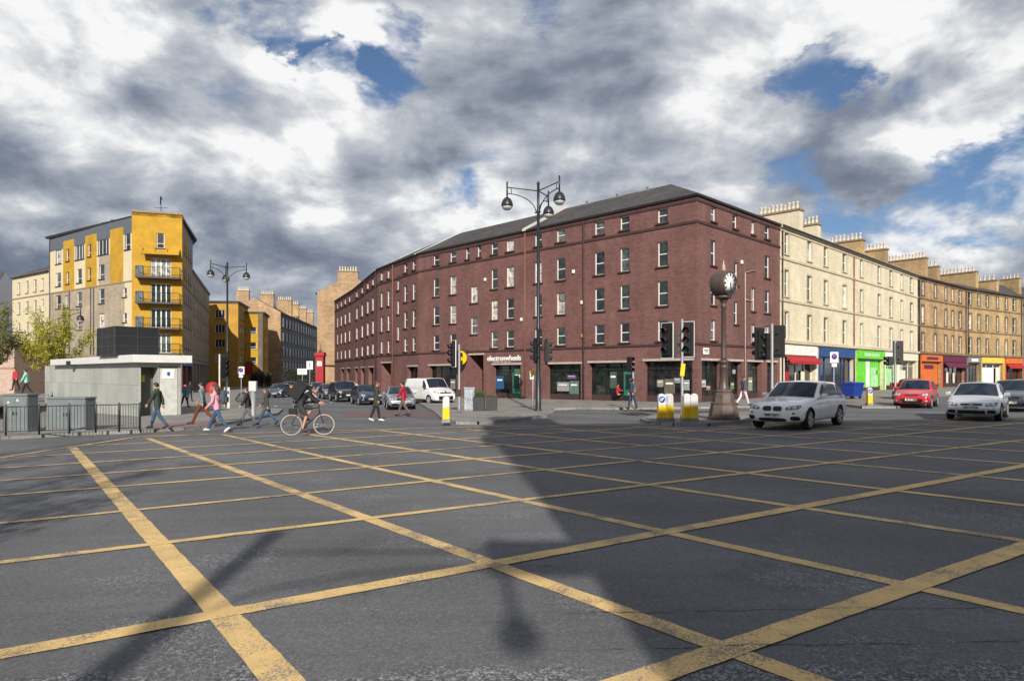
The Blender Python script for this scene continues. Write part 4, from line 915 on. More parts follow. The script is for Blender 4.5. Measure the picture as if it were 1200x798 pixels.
def tree(x, y, H, crown_r, z0, lm, label, seed, dens=1., lean=0.):
    rng = random.Random(seed); root = thing('street_tree', (x, y, z0), label, 'tree')
    tr = MB(); lf = MB(); lf.closed = False; base_h = H * .3
    tr.tube([(0, 0, -.3), (lean * .2, 0, base_h * .5), (lean * .5, 0, base_h)], [.19, .15, .12], 9)
    tips = []
    for i in range(11):
        a = i * 2.4 + rng.uniform(-.3, .3); el = rng.uniform(.5, 1.25); L_ = (H - base_h) * rng.uniform(.55, .95)
        d = Vector((math.cos(a) * math.cos(el), math.sin(a) * math.cos(el), math.sin(el))); p = Vector((lean * .5, 0, base_h * rng.uniform(.8, 1.0))); pts = [p]; rr = [.075]
        L_ = min(L_, crown_r * 1.15 / max(.25, math.cos(el)))
        for k in range(5):
            d = (d + Vector((rng.uniform(-.16, .16), rng.uniform(-.16, .16), .14))).normalized(); pts.append(pts[-1] + d * L_ / 5); rr.append(.075 * (1 - (k + 1) / 5.6))
            if k >= 1:
                for _ in range(4):
                    e = (d + Vector((rng.uniform(-1, 1), rng.uniform(-1, 1), rng.uniform(-.2, .9))) * .9).normalized(); q = pts[-1]; l2 = L_ * rng.uniform(.14, .3)
                    tw = [q, q + e * l2 * .5 + Vector((0, 0, .03)), q + e * l2]; tr.tube(tw, [.022, .013, .006], 4, cap=False); tips += [tw[1], tw[2]]
        tips.append(pts[-1]); tr.tube(pts, rr, 6)
    for t in tips:
        if rng.random() < .85: leaves(lf, t, (.42, .42, .36), int(22 * dens), .075, rng)
    o = tr.build('trunk', M_bark, root, off=(0, 0, 0)); o2 = lf.build('crown', lm, root, off=(0, 0, 0))
    return root
def tz(x, y): return gz(x, y) + .12
tree(-36.0, 52.0, 7.6, 2.5, tz(-36, 52), M_leaf_y, 'bright yellow-green budding tree rising behind the grey stone kiosk', 3, 1.8)
tree(-39.6, 50.0, 7.4, 3.0, tz(-39.6, 50), M_leaf_o, 'olive half-bare budding tree at the left edge of the view', 5, 1.7)
tree(-31.0, 52.5, 6.9, 1.5, tz(-31, 52.5), M_leaf_y, 'sparse slim budding tree partly hidden by the black box of the kiosk', 9, .42)
tree(-45.0, 54.0, 6.9, 2.4, tz(-45, 54), M_leaf_o, 'bare brown budding tree just outside the left edge', 11, .6)
tree(-7.6, -9.6, 14.5, 3.6, gz(-9.5, -3.2), M_leaf_g, 'unseen leafing tree added behind the camera to shade the road at left', 31, 2.4)  # added out of view to cast soft shade on the left of the road
tree(-11.6, -8.2, 15.5, 3.8, gz(-13.8, -2.4), M_leaf_g, 'taller unseen leafing tree added behind the camera for shade, far left', 33, 1.2)  # second added tree, widens that shade
def hedge(x, y, r, h, label, seed, m):
    rng = random.Random(seed); root = thing('shrub', (x, y, gz(x, y)), label, 'shrub'); lf = MB(); lf.closed = False; tr = MB()
    for i in range(7):
        c = Vector((rng.uniform(-r, r), rng.uniform(-.6, .6), h * rng.uniform(.35, .7))); leaves(lf, c, (r * .45, .9, h * .4), 320, .16, rng); tr.tube([(c.x * .5, 0, 0), (c.x * .8, c.y, c.z)], [.07, .03], 5)
    tr.local('stem', M_bark, root); lf.local('foliage', m, root)
hedge(-43.0, 136, 3.5, 4.0, 'dark evergreen bushes at the end of the street', 21, M_leaf_d)
hedge(-47.0, 124, 1.6, 3.0, 'dark shrub against the yellow block up the street', 22, M_leaf_d)

# ------------------------------------------------------------------ grey stone kiosk
def kiosk():
    K0 = Vector((-19.5, 34.6)); dl = Vector((-.722, .692)); dr = Vector((.70, .714)); z0 = gz(K0.x, K0.y) + .12
    root = thing('kiosk', (K0.x, K0.y, z0), 'grey stone clad kiosk with white flat roof, black box on top and recessed doorway', 'kiosk')
    KL = K0 + dl * 20.8; b = [K0, KL]; f = Fac(root, K0, KL, K0 + dl * 10 + dr * 2); s = Fac(root, K0, K0 + dr * 2.1, K0 + dl * 2 + dr)
    s.hole(.12, .95, -1, 2.1, .9); s.hole(1.0, 1.95, -1, 2.15, .12)
    w = MB(); f.wall(w, -1.5, 2.33); s.wall(w, -1.5, 2.33); w.closed = False
    for a, c in ((KL, KL + dr * 2.1), (KL + dr * 2.1, K0 + dr * 2.1)): e = (c - a).length; w.face([(*a, -1.5), (*c, -1.5), (*c, 2.33), (*a, 2.33)], 0, [(0, 0), (e, 0), (e, 3.8), (0, 3.8)])
    w.build('wall', M_conc, root)
    mb = MB(); A = K0 - dr * .35 + dl * .5 - dl * .9; Bq = K0 + dl * 17.4 - dr * .35; mb.prism([A, Bq, Bq + dr * 2.9, A + dr * 2.9], 2.335, 2.74); bevel(mb.build('roof_slab', mat('white_concrete', (.62, .62, .60), .7, var=.06, bump=.1), root), .02)
    c = Vector((-21.0, 36.0)) - dr * .5; mb = MB(); mb.prism([c, c + dl * 3.3, c + dl * 3.3 + dr * 2.2, c + dr * 2.2], 2.745, 4.32); mb.build('plant_box', M_blackp, root)
    mb = MB(); fb = Fac(root, c, c + dl * 3.3, c + dl * 1.6 + dr); sb = Fac(root, c, c + dr * 2.2, c + dl * 2 + dr)
    M_louv = mat('dark_joint', (.05, .052, .058), .35)
    for q in range(4): fb.band(mb, 2.75 + .515 * q, 2.775 + .515 * q, .02); sb.band(mb, 2.75 + .515 * q, 2.775 + .515 * q, .02)
    for u in (.02, 1.1, 2.2, 3.28): fb.band(mb, 2.75, 4.32, .025, 0, u - .014, u + .014)
    for u in (.02, 1.1, 2.18): sb.band(mb, 2.75, 4.32, .025, 0, u - .014, u + .014)
    mb.build('panel_joint', M_louv, root)
    mb = MB(); mb.box(s.P(.53, .8, -.85), (.82, .05, 3), s.th); mb.build('doorway', mat('recess_grey', (.09, .095, .085), .5), root)
    mb = MB(); mb.box(s.P(.3, 1.5, -.5), (.3, .04, .35), s.th); mb.build('green_notice', mat('acid_green', (.35, .5, .02), .5), root)
    mb = MB(); mb.box(s.P(1.48, .55, -.07), (.9, .05, 3.1), s.th); d = mb.build('door', mat('pale_door', (.50, .50, .47), .5), root)
    mb = MB(); mb.box(s.P(1.48, 1.75, -.035), (.6, .02, .5), s.th); mb.box(s.P(1.48, 1.75, -.02), (.14, .02, .2), s.th, 1); mb.build('notice', [M_white, M_blue], d, off=root.matrix_basis.translation)
    mb = MB(); u = f.u(89)[0]; mb.box(f.P(u, 2.42, .32), (.5, .35, .3), f.th); mb.build('wall_light', M_iron, root)
kiosk()
def terrace():
    pts = [Vector((-25.6, 33.)), Vector((-46, 33.)), Vector((-60, 40.)), Vector((-60, 47.5)), Vector((-33, 47.5))]
    slab('terrace', pts, 1.0, M_pave, False)
    w = MB(); t = thing('stone_wall', (-26, 32.8, gz(-26, 33)), 'low pale stone retaining wall behind the grey cabinets', 'wall')
    w.box((-36, 32.8, .1), (20.6, .3, 1.5)); w.build('wall', M_conc, t); w = MB(); w.box((-36, 32.8, .93), (20.8, .42, .14)); w.build('coping', M_fwall, t)
    w = MB(); t = thing('stone_wall', (-31.2, 34.5, .3), 'short higher pale stone block wall at the left edge', 'wall'); w.box((-34.0, 35.8, .85), (5.6, .35, 1.1)); w.build('wall', M_conc, t); w = MB(); w.box((-34.0, 35.8, 1.45), (5.8, .45, .1)); w.build('coping', M_fwall, t)
terrace()

# ------------------------------------------------------------------ street furniture
def street_lamp(x, y, label, H=12., arms=(188, 308, 68), alen=1.65, s=1., thick=1., ls=1., group='three-armed street lamps'):
    z = gz(x, y) + .1; t = thing('street_lamp', (x, y, z), label, 'street lamp', group)
    mb = MB(); mb.lathe([(a_ * thick, b_) for a_, b_ in [(.20, 0), (.20, .05), (.15, .10), (.14, 1.6), (.115, 1.75), (.105, 4.2), (.125, 4.25), (.125, 4.35), (.095, 4.45), (.075, H - 1.6), (.10, H - 1.55), (.10, H - 1.45), (.07, H - 1.4), (.065, H - .12), (.085, H - .1), (.085, H - .02), (.02, H + .06)]], 14); mb.local('pole', M_iron, t)
    for a in arms:
        d = Vector((math.cos(R(a)), math.sin(R(a)), 0)); mb = MB(); zt = H - .45
        mb.tube([Vector((0, 0, zt)), d * alen + Vector((0, 0, zt + .12))], .028, 6)
        pts = []
        for k in range(9):
            u = k / 8 * math.pi / 2; pts.append(d * (.12 + (alen - .12) * (1 - math.cos(u))) + Vector((0, 0, zt - 1.15 + .95 * math.sin(u))))
        mb.tube(pts, .026, 6); mb.tube([d * (alen - .22) + Vector((0, 0, zt + .1)), d * (alen - .22) + Vector((0, 0, zt - .22))], .02, 5)
        mb.tube([d * .02 + Vector((0, 0, zt - 1.15)), d * .2 + Vector((0, 0, zt - 1.15))], .03, 6)
        e = d * alen; mb.tube([e + Vector((0, 0, zt + .42)), e + Vector((0, 0, zt - .42 - (1 - ls) * .9))], .042, 8); mb.build('arm', M_iron, t, off=(0, 0, 0))
        mb = MB(); zl = zt - .42 - (1 - ls) * .9; mb.lathe([(a_ * ls, b_ * ls) for a_, b_ in [(.045, .02), (.11, 0), (.21, -.09), (.28, -.23), (.305, -.37), (.305, -.44), (.285, -.46)]], 18, c=(e.x, e.y, zl)); l = mb.build('lantern', M_iron, t, off=(0, 0, 0))
        mb = MB(); mb.lathe([(a_ * ls, b_ * ls) for a_, b_ in [(.275, -.44), (.255, -.53), (.175, -.62), (.02, -.65)]], 18, c=(e.x, e.y, zl)); mb.build('glass_bowl', mat('frosted_glass', (.45, .44, .42), .15, var=.05, spec=.7), l, off=(0, 0, 0))
    return t
p = G(633, 484, .12); street_lamp(p.x, 34.8, 'tall dark three-armed street lamp in front of the maroon block, traffic signals on its pole')
street_lamp(-24.6, 57.3, 'dark three-armed street lamp on the left pavement, in front of the yellow blocks', arms=(0, 118, 242))
street_lamp(-40.9, 60.5, 'slim single-armed lamp post beside the yellow-green tree', H=8.6, arms=(5,), alen=1.45)
street_lamp(-.95, -15.4, 'street lamp behind the camera whose shadow crosses the yellow lines', arms=(-6,), alen=2.6, thick=1.7, ls=.5)
def head(t, x, z, th, y=0., board=True, h=1.08, edge=False, nm='signal_head', n=3):
    m = [M_blackp, M_white if edge else M_iron]
    mb = MB(); mb.box((0, 0, 0), (.30, .20, h))
    if board:
        mb.box((0, .02, 0), (.54, .03, h + .24))
        if edge:
            for sx in (-1, 1): mb.box((sx * .277, .02, 0), (.018, .036, h + .275), mi=1)
            for sz in (-1, 1): mb.box((0, .02, sz * (h / 2 + .13)), (.53, .036, .018), mi=1)
    mb.box((0, .13, h * .3), (.06, .14, .06)); mb.box((0, .13, -h * .3), (.06, .14, .06))
    o = mb.local(nm, m, t, (x, y, z), th)
    cols = [mat('red_lens', (.30, .012, .01), .2), mat('amber_lens', (.16, .06, .008), .2), mat('green_lens', (.006, .07, .04), .2)]
    for i in range(n):
        zz = h * (.33 - .33 * i) if n == 3 else h * (.25 - .5 * i)
        l = MB(); l.lathe([(.105, -.10), (.09, -.118), (.04, -.13), (.005, -.133)], 14, c=(0, 0, zz), axis='Y'); l.local('lens', cols[i if n == 3 else i * 2], o)
        v = MB(); rows = []
        for k in range(13):
            a = R(-35 + 250 * k / 12); ln = .24 - .10 * abs(k - 6) / 6; rows.append([(math.cos(a) * .125, -.09, zz + math.sin(a) * .125), (math.cos(a) * .13, -.09 - ln, zz + math.sin(a) * .13 - .02), (math.cos(a) * .118, -.09 - ln, zz + math.sin(a) * .118 - .02), (math.cos(a) * .113, -.09, zz + math.sin(a) * .113)])
        v.grid(rows, 0, True, True); v.face(rows[0]); v.face(rows[-1][::-1]); v.local('visor', M_blackp, o)
    return o
def signal(x, y, H, label, heads, button=True, pm=None, lift=.12, r=.057, pole=True, box=None, z=None):
    t = thing('traffic_light', (x, y, gz(x, y) + lift if z is None else z), label, 'traffic light')
    if pole: mb = MB(); mb.lathe([(r * 1.35, 0), (r * 1.35, .25), (r, .3), (r, H), (r * .4, H + .04)], 12); mb.local('pole', pm or M_steel, t)
    for hd in heads: head(t, *hd[:3], **(hd[3] if len(hd) > 3 else {}))
    if button: mb = MB(); mb.box((0, -.12, 1.05), (.16, .12, .3)); bevel(mb.local('push_button_box', M_yb if button == 'y' else M_blackp, t), .015)
    if box: mb = MB(); mb.box((.0, -.075, box), (.17, .04, .5), ry=R(6)); mb.local('sticker', M_yb, t)
    return t
signal(6.8, 26.5, 3.95, 'twin-headed traffic light with white-edged board between the bollard pairs', ((-.62, 3.12, R(-48), DB(edge=True, y=-.05, h=1.15)), (.20, 3.17, R(-28), DB(edge=True, h=1.15)), (-.25, 3.0, R(-95), DB(board=False, y=.25))), False, box=1.95)
signal(-2.67, 33.5, 3.45, 'grey traffic light pole left of the black planters', ((-.30, 3.0, R(-62), DB(edge=True)), (-.12, 2.75, R(130), DB(board=False, h=.8, n=2, y=.15))), True)
signal(1.38, 34.7, 0, 'pair of black signal heads clamped to the tall lamp post', ((-.14, 3.15, R(-115), DB(y=.0)), (.44, 3.1, R(100), DB()), ), False, pole=False)
signal(6.65, 36.4, 2.7, 'slim traffic light beside the person at the shop window', ((-.17, 2.4, R(25), DB(board=False, h=.85)),), 'y')
signal(10.55, 26.9, 3.75, 'traffic lights seen from behind, over the white car', ((-.52, 2.95, R(-150), {}), (.24, 3.05, R(150), {}), (-.22, 2.85, R(-60), DB(board=False, y=.12))), False)
signal(21.15, 36.6, 3.5, 'traffic light seen from behind in front of the lime green shop', ((.15, 2.85, R(172), {}), (-.30, 2.4, R(-95), DB(board=False, h=.5, n=2))), False)
signal(-19.85, 45, 3.6, 'pale traffic light pole behind the couple at the left crossing', ((.40, 2.75, R(60), {}), (.3, 2.35, R(-150), DB(board=False, y=.1))), 'y', pm=mat('pale_grey_paint', (.48, .47, .44), .5))
def bollard(px, py, label, arrow=False, lift=.12, rz=0, group='lit keep-left bollards', s=1.):
    p = G(px, py, lift); t = thing('bollard', p, label, 'bollard', group, rz); t.scale = (s, s, s)
    def ext(x0, z0, z1, top, y=.11):
        mb = MB(); pts = [(-x0, z0), (x0, z0), (x0 * .96, z1)]
        if top: pts += [(x0 * .96 * math.cos(R(a)), z1 + .13 * math.sin(R(a))) for a in range(15, 180, 15)]
        pts += [(-x0 * .96, z1)]; n = len(pts)
        mb.face([(q[0], -y, q[1]) for q in pts]); mb.face([(q[0], y, q[1]) for q in pts[::-1]])
        for i in range(n): a, b = pts[i], pts[(i + 1) % n]; mb.face([(a[0], -y, a[1]), (a[0], y, a[1]), (b[0], y, b[1]), (b[0], -y, b[1])])
        return mb
    ext(.175, 0, .13, False, .15).local('base', M_lead, t)
    bevel(ext(.145, .13, .60, False, .13).local('yellow_body', M_yb, t), .02); bevel(ext(.14, .602, .92, True, .12).local('white_top', M_wb, t), .02)
    if arrow:
        mb = MB(); mb.lathe([(.115, -.125), (.115, -.145), (.02, -.146)], 20, c=(0, 0, .84), axis='Y'); d = mb.local('blue_disc', M_blue, t)
        mb = MB(); mb.box((0, -.149, .84), (.035, .006, .15), ry=R(45)); mb.box((-.045, -.149, .795), (.09, .006, .03)); mb.box((-.06, -.149, .81), (.03, .006, .08)); mb.local('arrow', M_white, d)
    return t
bollard(523, 495, 'yellow and white bollard standing alone at the tip of the planter island', s=.98)
bollard(497.5, 472.5, 'yellow and white bollard half in front of the white van', lift=0, s=.9)
bollard(775, 494, 'bollard with blue arrow disc, left one of the pair by the traffic light', True)
bollard(783.6, 494, 'plain bollard right beside the blue-arrow one', rz=R(35))
bollard(804.4, 494.3, 'plain bollard at the foot of the twin traffic light', rz=R(8))
bollard(813.2, 494.3, 'plain bollard between the traffic light and the clock', rz=R(-8))
bollard(1018.8, 475, 'bollard with blue arrow disc in front of the blue waste bin', True, s=.92)
def white_post(px, py, h, label):
    p = G(px, py, .1); t = thing('post', p, label, 'post', 'white posts on the left island'); mb = MB(); mb.lathe([(.11, 0), (.09, .1), (.085, h - .35), (.10, h - .3), (.10, h - .15), (.07, h - .1), (.085, h), (.03, h + .06)], 12); mb.local('shaft', mat('cream_post_paint', (.62, .60, .52), .5), t); mb = MB(); mb.box((0, -.085, h * .8), (.12, .03, .2)); mb.local('plate', M_blue, t)
white_post(264, 477, 1.35, 'left white post on the small island behind the walking couple'); white_post(268, 478.5, 1.35, 'right white post on the small island behind the walking couple')
def pillar():
    p = G(296.5, 488, .12); t = thing('information_pillar', p, 'grey pillar with white panel on top behind the person in black leather', 'pillar')
    mb = MB(); mb.lathe([(.16, 0), (.15, .05), (.13, .1), (.13, 1.3)], 14); mb.local('shaft', M_steel, t); mb = MB(); mb.box((0, 0, 1.5), (.36, .22, .5)); bevel(mb.local('panel', M_wb, t), .02)
pillar()
def sign(x, y, H, label, kind, w=.45, h=.6, lift=.12, th=0):
    t = thing('road_sign', (x, y, gz(x, y) + lift), label, 'road sign'); t.rotation_euler = (0, 0, th)
    mb = MB(); mb.lathe([(.045, 0), (.038, .3), (.038, H), (.01, H + .02)], 8); mb.local('pole', M_steel, t)
    mb = MB(); mb.box((0, -.05, H - h / 2), (w, .02, h)); pl = bevel(mb.local('plate', M_white if kind != 'yellow' else M_wb, t), .01)
    if kind == 'parking':
        mb = MB(); mb.lathe([(w * .36, -.062), (w * .36, -.068), (.01, -.069)], 20, c=(0, 0, H - h * .42), axis='Y'); mb.local('red_ring', M_red_shop, pl)
        mb = MB(); mb.lathe([(w * .28, -.070), (w * .28, -.074), (.01, -.075)], 20, c=(0, 0, H - h * .42), axis='Y'); mb.local('blue_disc', M_blue, pl)
        mb = MB(); mb.box((0, -.077, H - h * .42), (.04, .003, w * .6), ry=R(45)); mb.local('bar', M_red_shop, pl); mb = MB(); mb.box((0, -.05, H - h - .16), (w * .6, .02, .22)); mb.local('lower_plate', M_white, t)
    if kind == 'yellow':
        mb = MB(); mb.box((0, -.065, H - .06), (w * 1.04, .03, .14)); mb.local('yellow_top', M_yb, t)
    if kind == 'arrow': mb = MB(); mb.box((0, -.064, H - h * .55), (.08, .006, h * .5)); mb.box((0, -.064, H - h * .3), (.22, .006, .08)); mb.local('symbol', M_dark, pl)
    if kind == 'text':
        mb = MB(); mb.box((0, -.064, H - h * .35), (w * .7, .006, .06)); mb.box((0, -.064, H - h * .7), (w * .5, .006, .06)); mb.local('lettering', M_dark, pl)
sign(21.6, 44.5, 3.2, 'blue and red no waiting sign in front of the navy shop', 'parking', .55, .72)
sign(-24.5, 60, 3.0, 'blue round sign on white plate left of the yellow blocks', 'parking', .6, .7)
sign(-25.3, 80, 3.1, 'white rectangular sign up the street beside the queue of cars', 'text', 1.15, .7, 0)
sign(-24.4, 80, 4.0, 'taller white sign with black symbol up the street beside the red kiosk', 'arrow', .75, 1.0, 0)
sign(1.13, 35.9, 2.1, 'small sign with yellow top just left of the tall lamp post', 'yellow', .33, .45)
def planters():
    for i, (x, c) in enumerate(((-1.80, .1), (-1.12, .35))):
        lab = ('black planter box with spiky green leaves, left one of the pair', 'black planter box with low dry plants, right one of the pair')[i]
        t = thing('planter', (x, 36.2, gz(x, 36.2) + .12), lab, 'planter', 'black planters on the kerb build-out')
        mb = MB(); mb.box((0, 0, .36), (.62, .7, .70)); 
        for q in range(5): mb.box((0, -.352, .09 + .14 * q), (.60, .012, .11), mi=1)
        mb.box((0, 0, .73), (.66, .74, .05)); mb.local('box', [mat('black_timber', (.025, .024, .026), .7), mat('black_slat', (.035, .034, .036), .65)], t)
        mb = MB(); mb.closed = False; rng = random.Random(i + 4)
        for k in range(170 if i == 0 else 90):
            a = rng.uniform(0, 6.28); r_ = rng.uniform(0, .27); L_ = rng.uniform(.15, .48) if i == 0 else rng.uniform(.08, .2); p0 = Vector((math.cos(a) * r_, math.sin(a) * r_, .74)); d = Vector((math.cos(a) * .5, math.sin(a) * .5, 1)).normalized(); s_ = d.cross(Vector((0, 0, 1))).normalized() * .018
            mb.face([p0 - s_, p0 + s_, p0 + d * L_ * .6 + s_, p0 + d * L_ + Vector((0, 0, -.04)), p0 + d * L_ * .6 - s_])
        mb.local('plants', M_leaf_g if i == 0 else M_leaf_o, t)
planters()
def cabinet(x, y, w, d, h, label, m, th=0, vents=True, marks=0, lift=.12):
    t = thing('utility_cabinet', (x, y, gz(x, y) + lift), label, 'utility cabinet', rz=th)
    mb = MB(); mb.box((0, 0, h / 2 + .03), (w, d, h - .06)); bevel(mb.local('body', m, t), .012); mb = MB(); mb.box((0, -.01, h + .015), (w + .05, d + .06, .07)); bevel(mb.local('lid', m, t), .012)
    mb = MB(); mb.box((0, 0, .03), (w * 1.02, d * 1.02, .08)); mb.local('plinth', M_lead, t)
    for s_ in (-1, 1): mb = MB(); mb.box((s_ * w * .245, -d / 2 - .008, h * .5), (w * .46, .014, h * .84)); o = bevel(mb.local('door', m, t), .006); mb = MB(); mb.box((s_ * .06, -d / 2 - .025, h * .5), (.03, .03, .12)); mb.local('handle', M_iron, o)
    for k in range(marks): mb = MB(); mb.lathe([(.07, -d / 2 - .018), (.06, -d / 2 - .022), (.01, -d / 2 - .023)], 3, c=(w * (.1 - .38 * k), 0, h * (.86 if k == 0 else .8)), axis='Y', smooth=False, rot=R(90)); mb.local('warning_sticker', M_wb, t)
    return t
cabinet(-18.0, 24.3, .92, .5, 1.33, 'narrow grey utility cabinet with white stickers behind the railing', M_gpaint, R(-4), marks=2)
cabinet(-16.35, 24.6, 1.50, .55, 1.18, 'wide low grey utility cabinet behind the railing, in front of the kiosk', M_gpaint, R(-4))
cabinet(-2.33, 36.4, .56, .4, 1.22, 'pale weathered cabinet between the traffic light and the planters', mat('pale_blue_grey_cabinet', (.30, .33, .38), .6, var=.45, scale=7))
def guard_box():
    p = G(1053, 474, .12); t = thing('marker_box', p, 'white and yellow marker box at the foot of the rear-facing traffic light', 'marker box')
    mb = MB(); mb.box((0, 0, .5), (.30, .3, 1.0)); bevel(mb.local('white_face', M_wb, t), .02); mb = MB(); mb.box((.18, .02, .5), (.10, .26, .96)); mb.local('yellow_side', M_yb, t); mb = MB(); mb.box((.0, .25, 1.1), (.6, .12, .2)); mb.local('red_board', M_red_shop, t)
guard_box()
def dumpster():
    p = Vector((23.6, 46.0, gz(23.6, 46) + .12)); t = thing('waste_bin', p, 'blue wheeled waste bin outside the lime green shop', 'waste bin', rz=R(35))
    mb = MB(); rows = []
    for z, w, d in ((.15, .55, .38), (.95, .66, .46), (1.0, .70, .50), (1.05, .70, .50)): rows.append([(-w, -d, z), (w, -d, z), (w, d, z), (-w, d, z)])
    mb.grid(rows, 0, False, True); mb.face(rows[0][::-1]); mb.face(rows[-1]); M_bin = mat('blue_bin', (.012, .04, .26), .45); mb.local('body', M_bin, t)
    mb = MB(); mb.box((0, .0, 1.12), (1.42, 1.0, .06), rx=R(5)); bevel(mb.local('lid', M_bin, t), .02)
    for sx in (-1, 1):
        for sy in (-1, 1): mb = MB(); mb.lathe([(.09, -.03), (.09, .03)], 12, c=(sx * .45, sy * .3, .09), axis='X'); mb.local('wheel', M_blackp, t)
dumpster()
def railing():
    xs = [-40, -24, -8.5, 5] ; pxs = [169, 142, 112, 79, 42, 2, -42, -92, -150]; P = []
    for px in pxs:
        k = (px - 169) / (2 - 169); P.append(Vector((-13.1 - 3.85 * k, 23.35 - 1.15 * k)))
    t = thing('pedestrian_railing', (P[0].x, P[0].y, gz(*P[0]) + .12), 'dark grey pedestrian guard railing along the left kerb', 'railing'); o = t.location.copy()
    def z(p): return gz(p.x, p.y) + .12 - o.z
    for p in P: mb = MB(); mb.lathe([(.03, 0), (.03, 1.02), (.01, 1.04)], 8, c=(p.x - o.x, p.y - o.y, z(p))); mb.local('post', M_iron, t)
    for a, b in zip(P[:-1], P[1:]):
        mb = MB(); A = Vector((a.x - o.x, a.y - o.y, z(a))); B = Vector((b.x - o.x, b.y - o.y, z(b))); d = B - A; m_ = d * .045
        for h in (.14, .96): mb.tube([A + m_ + Vector((0, 0, h)), B - m_ + Vector((0, 0, h))], .017, 6)
        n = 8
        for k in range(n): q = A + d * ((k + .5) / n); mb.tube([q + Vector((0, 0, .14)), q + Vector((0, 0, .96))], .008, 5, cap=False)
        mb.local('panel', M_iron, t)
railing()
def clock():
    p = G(848, 491.5, .12); t = thing('street_clock', p, 'brown iron street clock with white dial on a post with heavy flared base', 'street clock'); s = 1.
    def lz(prof, seg, nm, m=M_bronze, **k): mb = MB(); mb.lathe(prof, seg, **k); return mb.local(nm, m, t)
    lz([(.60, 0), (.60, .10), (.57, .12), (.50, .50), (.46, .58), (.49, .60), (.49, .65), (.42, .68), (.37, .98), (.30, 1.05), (.33, 1.07), (.33, 1.12), (.26, 1.16)], 8, 'plinth', mat('weathered_bronze_stone', (.10, .072, .064), .6, var=.3, scale=5), smooth=False, rot=R(22.5))
    lz([(.24, 1.12), (.22, 1.2), (.165, 1.35), (.15, 1.5), (.15, 2.0), (.17, 2.03), (.15, 2.06), (.145, 2.15), (.23, 2.2), (.23, 2.26), (.12, 2.32)], 16, 'lower_column')
    lz([(.12, 2.3), (.10, 2.4), (.085, 4.3), (.11, 4.33), (.11, 4.40), (.09, 4.42), (.10, 4.5), (.16, 4.62), (.19, 4.66), (.19, 4.72), (.10, 4.74)], 14, 'column')
    # head: four drum faces meeting in a dome; the one turned to the camera's right shows its dial
    hz = 5.22
    TH = R(39); body = MB(); body.lathe([(.40, -.31), (.455, -.30), (.47, -.28), (.49, -.16), (.495, 0), (.49, .16), (.47, .28), (.455, .30), (.40, .31)], 28, axis='Y'); body.local('casing', M_bronze, t, (0, 0, hz), TH).scale = (1, .92, 1)
    lz([(.28, hz - .55), (.30, hz - .46), (.12, hz - .40)], 14, 'cradle')  #
    lz([(.05, hz + .50), (.09, hz + .56), (.05, hz + .62), (.07, hz + .68), (.035, hz + .76), (.01, hz + .92)], 10, 'finial', M_lintel)
    for th in (TH, TH + math.pi):
        dx, dy = math.sin(th), -math.cos(th); mb = MB(); mb.lathe([(.47, .10), (.47, -.02), (.455, -.05), (.43, -.05), (.43, -.02)], 32, axis='Y')
        rim = mb.local('dial_rim', M_bronze , t, (dx * .27, dy * .27, hz), th); rim.scale = (1, 1, 1)
        mb = MB(); mb.lathe([(.432, -.022), (.005, -.0225)], 32, axis='Y'); mb.local('dial', M_white, rim)
        for k in range(12):
            a = k * math.pi / 6; mb = MB(); mb.box((math.sin(a) * .34, -.030, math.cos(a) * .34), (.045 if k % 3 else .06, .008, .12), 0, ry=a); mb.local('hour_mark', M_dark, rim)
        mb = MB(); mb.box((math.sin(R(172)) * .09, -.036, math.cos(R(172)) * .09), (.045, .008, .24), ry=R(172)); mb.local('hour_hand', M_dark, rim)
        mb = MB(); mb.box((math.sin(R(178)) * .13, -.044, math.cos(R(178)) * .13), (.03, .008, .34), ry=R(178)); mb.lathe([(.035, -.03), (.03, -.052)], 10, axis='Y'); mb.local('minute_hand', M_dark, rim)
clock()

# ------------------------------------------------------------------ vehicles
from mathutils.bvhtree import BVHTree
M_glassv = mat('car_glass', (.010, .017, .030), .05, var=.3, spec=.45); M_tyre = mat('tyre_rubber', (.014, .014, .015), .85, bump=.3); M_alloy = mat('alloy', (.52, .52, .54), .32, metal=.3, var=.08)
M_lampg = mat('headlight_glass', (.42, .44, .47), .08, var=.5, scale=14, spec=1.0); M_lamph = mat('headlight_housing', (.10, .105, .115), .06, var=.3, scale=10, spec=1.0); M_tail = mat('tail_light_red', (.32, .012, .012), .15); M_trim = mat('car_trim_black', (.012, .012, .013), .5); M_chrome = mat('chrome', (.6, .6, .62), .15, metal=1., var=.05)
M_plate = mat('number_plate_white', (.70, .70, .64), .4, var=.03); M_platey = mat('number_plate_yellow', (.70, .52, .05), .4, var=.03)
def paint(n, c, metal=.0, rough=.28): return mat(n, c, rough, metal=metal, var=.035, scale=1.5, coat=1.0)
